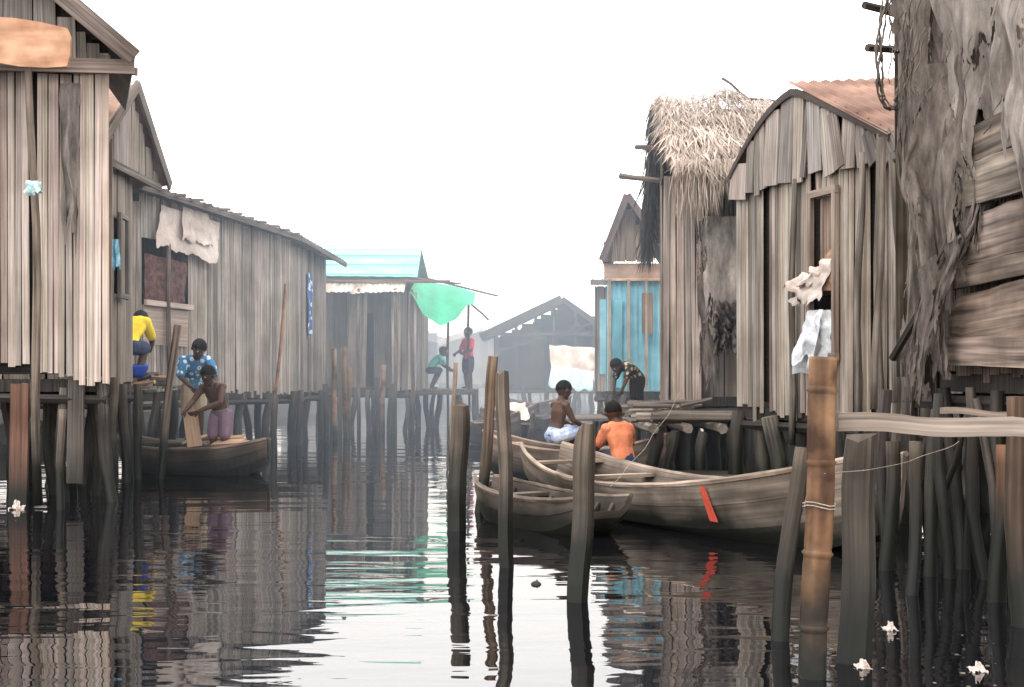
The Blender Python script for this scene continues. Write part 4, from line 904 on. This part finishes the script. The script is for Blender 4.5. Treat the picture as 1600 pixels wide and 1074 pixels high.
crouch=dict(pelvis=(0,.05,.34),waist=(0,.0,.42),chest=(0,-.07,.5),top=(0,-.12,.56),neck=(0,-.16,.60),head=(0,-.2,.66),shL=(-.1,-.11,.55),shR=(.1,-.11,.55),elL=(-.11,-.22,.42),haL=(-.08,-.3,.36),elR=(.11,-.22,.42),haR=(.08,-.3,.36),hipL=(-.06,.05,.33),hipR=(.06,.05,.33),knL=(-.09,-.13,.33),knR=(.09,-.13,.33))
cy=dict(crouch); cy.update(neck=(0,-.17,.57),head=(0,-.24,.57))
person('person in yellow top crouching with back turned on landing',(-4.50,15.05,.95),1.4,pi-.1,cy,shirt='yellow',shorts='navy',look=(0,-.8,-.6),vox=.01,sleeve=.9)
person('child in red shirt and navy shorts standing on jetty',(-.92,27,.79),1.3,-pi/2+.7,
 dict(elL=(-.13,-.06,.63),haL=(-.12,-.16,.58),elR=(.13,-.05,.63),haR=(.1,-.15,.6)),shirt='red',shorts='navy',vox=.01)
person('child in teal shirt crouching on the jetty',(-1.68,27,.79),1.2,pi/2+.3,crouch,shirt='teal',shorts='navy',vox=.01)
sit=dict(pelvis=(0,0,.09),waist=(0,-.03,.18),chest=(0,-.07,.28),top=(0,-.10,.355),neck=(0,-.13,.405),head=(0,-.16,.475),
 shL=(-.1,-.1,.335),shR=(.1,-.1,.335),elL=(-.13,-.17,.2),haL=(-.1,-.29,.17),elR=(.13,-.17,.2),haR=(.1,-.29,.17),
 hipL=(-.055,0,.07),hipR=(.055,0,.07),knL=(-.08,-.22,.12),knR=(.08,-.22,.12),anL=(-.07,-.26,-.1),anR=(.07,-.26,-.1),foot=(0,-1,0))
s2=dict(sit); s2.update(chest=(0,-.045,.285),top=(0,-.06,.365),neck=(0,-.075,.415),head=(0,-.095,.485),shL=(-.1,-.06,.345),shR=(.1,-.06,.345),elL=(-.13,-.12,.21),haL=(-.11,-.22,.17),elR=(.13,-.12,.21),haR=(.11,-.22,.17))
person('shirtless boy in white and blue shorts sitting on canoe',(.44,13.25,.38),1.15,pi/2+.5,s2,shorts='shortw',look=(0,-1,-.25),vox=.006)
s3=dict(sit); s3.update(elL=(-.17,-.16,.20),haL=(-.22,-.31,.13),elR=(.13,-.18,.18),haR=(.10,-.35,.15),knL=(-.1,-.22,.10),knR=(.06,-.22,.12),anL=(-.12,-.30,.03),anR=(.04,-.30,.03),chest=(0,-.055,.275),top=(0,-.08,.35),neck=(0,-.11,.395),head=(0,-.14,.455),shL=(-.1,-.08,.33),shR=(.1,-.08,.33))
person('child in orange shirt sitting with back turned behind canoe',(1.03,11.8,.19),1.22,-pi+.5,s3,shirt='orange',shorts='navy',look=(-.3,-1,-.4),vox=.007,sleeve=.7)
person('person in black floral shirt bending on log walkway',(1.50,15.3,.62),1.0,-pi/2+.6,
 dict(pelvis=(0,0,.44),waist=(0,-.06,.51),chest=(0,-.14,.56),top=(0,-.21,.585),neck=(0,-.26,.595),head=(0,-.32,.585),shL=(-.1,-.20,.565),shR=(.1,-.20,.565),elL=(-.11,-.26,.42),haL=(-.08,-.30,.30),elR=(.11,-.26,.42),haR=(.08,-.30,.30),hipL=(-.05,0,.42),hipR=(.05,0,.42)),
 shirt='floral',shorts='hair',trouser=True,look=(0,-.7,-.7),vox=.008)
h=thing('walkway',(.9,16,0),'low plank landing above the moored canoes','walkway')
mb=MB()
for k in range(8): mb.plank((.6,15.2+k*.2,.54),(1.2,15.2+k*.2,.55),.18,.03,(0,0,1))
obj('deck',mb,'plank',h); stilts(h,[(.65,15.3),(1.1,15.3),(.65,16.6),(1.1,16.6)],.53,(.05,.07))
# ============================================================ debris
for u,v,s_ in ((26,796,.06),(1392,985,.03),(1350,1045,.028),(650,668,.12),(1530,1050,.03)):
    y=2200/(v-585); mb=MB(); x=(u-800)*y/2000
    cloth(mb,V((x-s_*1.1,y+s_*1.4,s_*.25)),V((x+s_*.8,y+s_*1.2,s_*.5)),V((x-s_,y-s_*.6,.001)),V((x+s_,y-s_*.5,.001)),14,14,1.0,s_*.3,.3)
    cloth(mb,V((x-s_*.4,y+s_*.3,s_*1.3)),V((x+s_*.3,y+s_*.35,s_*1.1)),V((x-s_*.7,y-s_*.3,.0)),V((x+s_*.6,y-.2*s_,.0)),12,12,1.3,s_*.35,.3); obj('plastic_bag',mb,'tarpw',label='crumpled whitish plastic bag floating on water',category='plastic bag',group='floating litter',smooth=True)
for k in range(22):
    y=R.uniform(4.4,5.4); x=R.uniform(1.1,1.9)*y/4.8; s_=R.uniform(.004,.012); mb=MB()
    mb.ball((x,y,.001),(s_,s_*.8,s_*.25),None,7,5,tone=tn(.4,1.0,.2)); obj('floating_scrap',mb,'netpale',label='small scrap of litter floating on water',category='litter',group='floating litter')
mb=MB(); mb.ball((.126*1,6.7,.0),(.028,.028,.018),None,10,6,tone=(.2,.2,.2)); mb.tube([(.126,6.7,.008),(.13,6.7,.02),(.134,6.7,.024)],.004,5,(.2,.2,.2)); obj('floating_float',mb,'netpale',label='small round dark fishing float on water',category='float')
mb=MB(); mb.tube(sagline(V((.69,9.0,.31)),V((1.4,10.6,.95)),.05),.0018,5); obj('mooring_rope',mb,'rope',label='thin cord from canoe up to house',category='rope')
# ============================================================ haze (wood smoke)
mb=MB(); mb.loft([[V((-45,12,.02)),V((45,12,.02)),V((45,150,.02)),V((-45,150,.02))],[V((-45,12,9)),V((45,12,9)),V((45,150,9)),V((-45,150,9))]])
m=bpy.data.materials.new('smoke_haze'); m.use_nodes=True; nt=m.node_tree; nt.nodes.clear()
o=nt.nodes.new('ShaderNodeOutputMaterial'); s=nt.nodes.new('ShaderNodeVolumeScatter'); s.inputs['Color'].default_value=(.74,.86,1,1); s.inputs['Density'].default_value=.0185; s.inputs['Anisotropy'].default_value=.2
nt.links.new(s.outputs[0],o.inputs['Volume'])
obj('smoke_haze',mb,m,label='thin bluish wood smoke over the canal',category='smoke',kind='stuff')
# ============================================================ world, sun, camera
w=bpy.data.worlds.new('World'); scene.world=w; w.use_nodes=True; nt=w.node_tree; bg=nt.nodes['Background']
sk=nt.nodes.new('ShaderNodeTexSky'); sk.sky_type='NISHITA'; sk.sun_disc=False; sk.sun_elevation=math.radians(55); sk.sun_rotation=math.radians(200); sk.dust_density=3; sk.air_density=1
mx=nt.nodes.new('ShaderNodeMix'); mx.data_type='RGBA'; mx.inputs[0].default_value=.88; mx.inputs[7].default_value=(24.5,24.8,25.4,1)
nt.links.new(sk.outputs[0],mx.inputs[6]); nt.links.new(mx.outputs[2],bg.inputs[0]); bg.inputs[1].default_value=.15
sl=bpy.data.lights.new('sun','SUN'); sl.energy=1.5; sl.angle=math.radians(14); sl.color=(1,.96,.9); so=bpy.data.objects.new('sun',sl); COL.objects.link(so)
el,az=math.radians(55),math.radians(200)
dirv=V((math.sin(az)*math.cos(el),math.cos(az)*math.cos(el),math.sin(el)))
so.rotation_euler=(-dirv).to_track_quat('-Z','Y').to_euler(); so.location=(0,0,20)
cam=bpy.data.cameras.new('camera'); cam.lens=45; cam.sensor_width=36; cam.clip_end=600; cam.clip_start=.05; cam.shift_y=48/1600
co=bpy.data.objects.new('camera',cam); COL.objects.link(co); co.location=(0,0,EYE); co.rotation_euler=(math.radians(90),0,0); scene.camera=co
scene.view_settings.view_transform='Standard'; scene.view_settings.look='None'; scene.view_settings.exposure=0
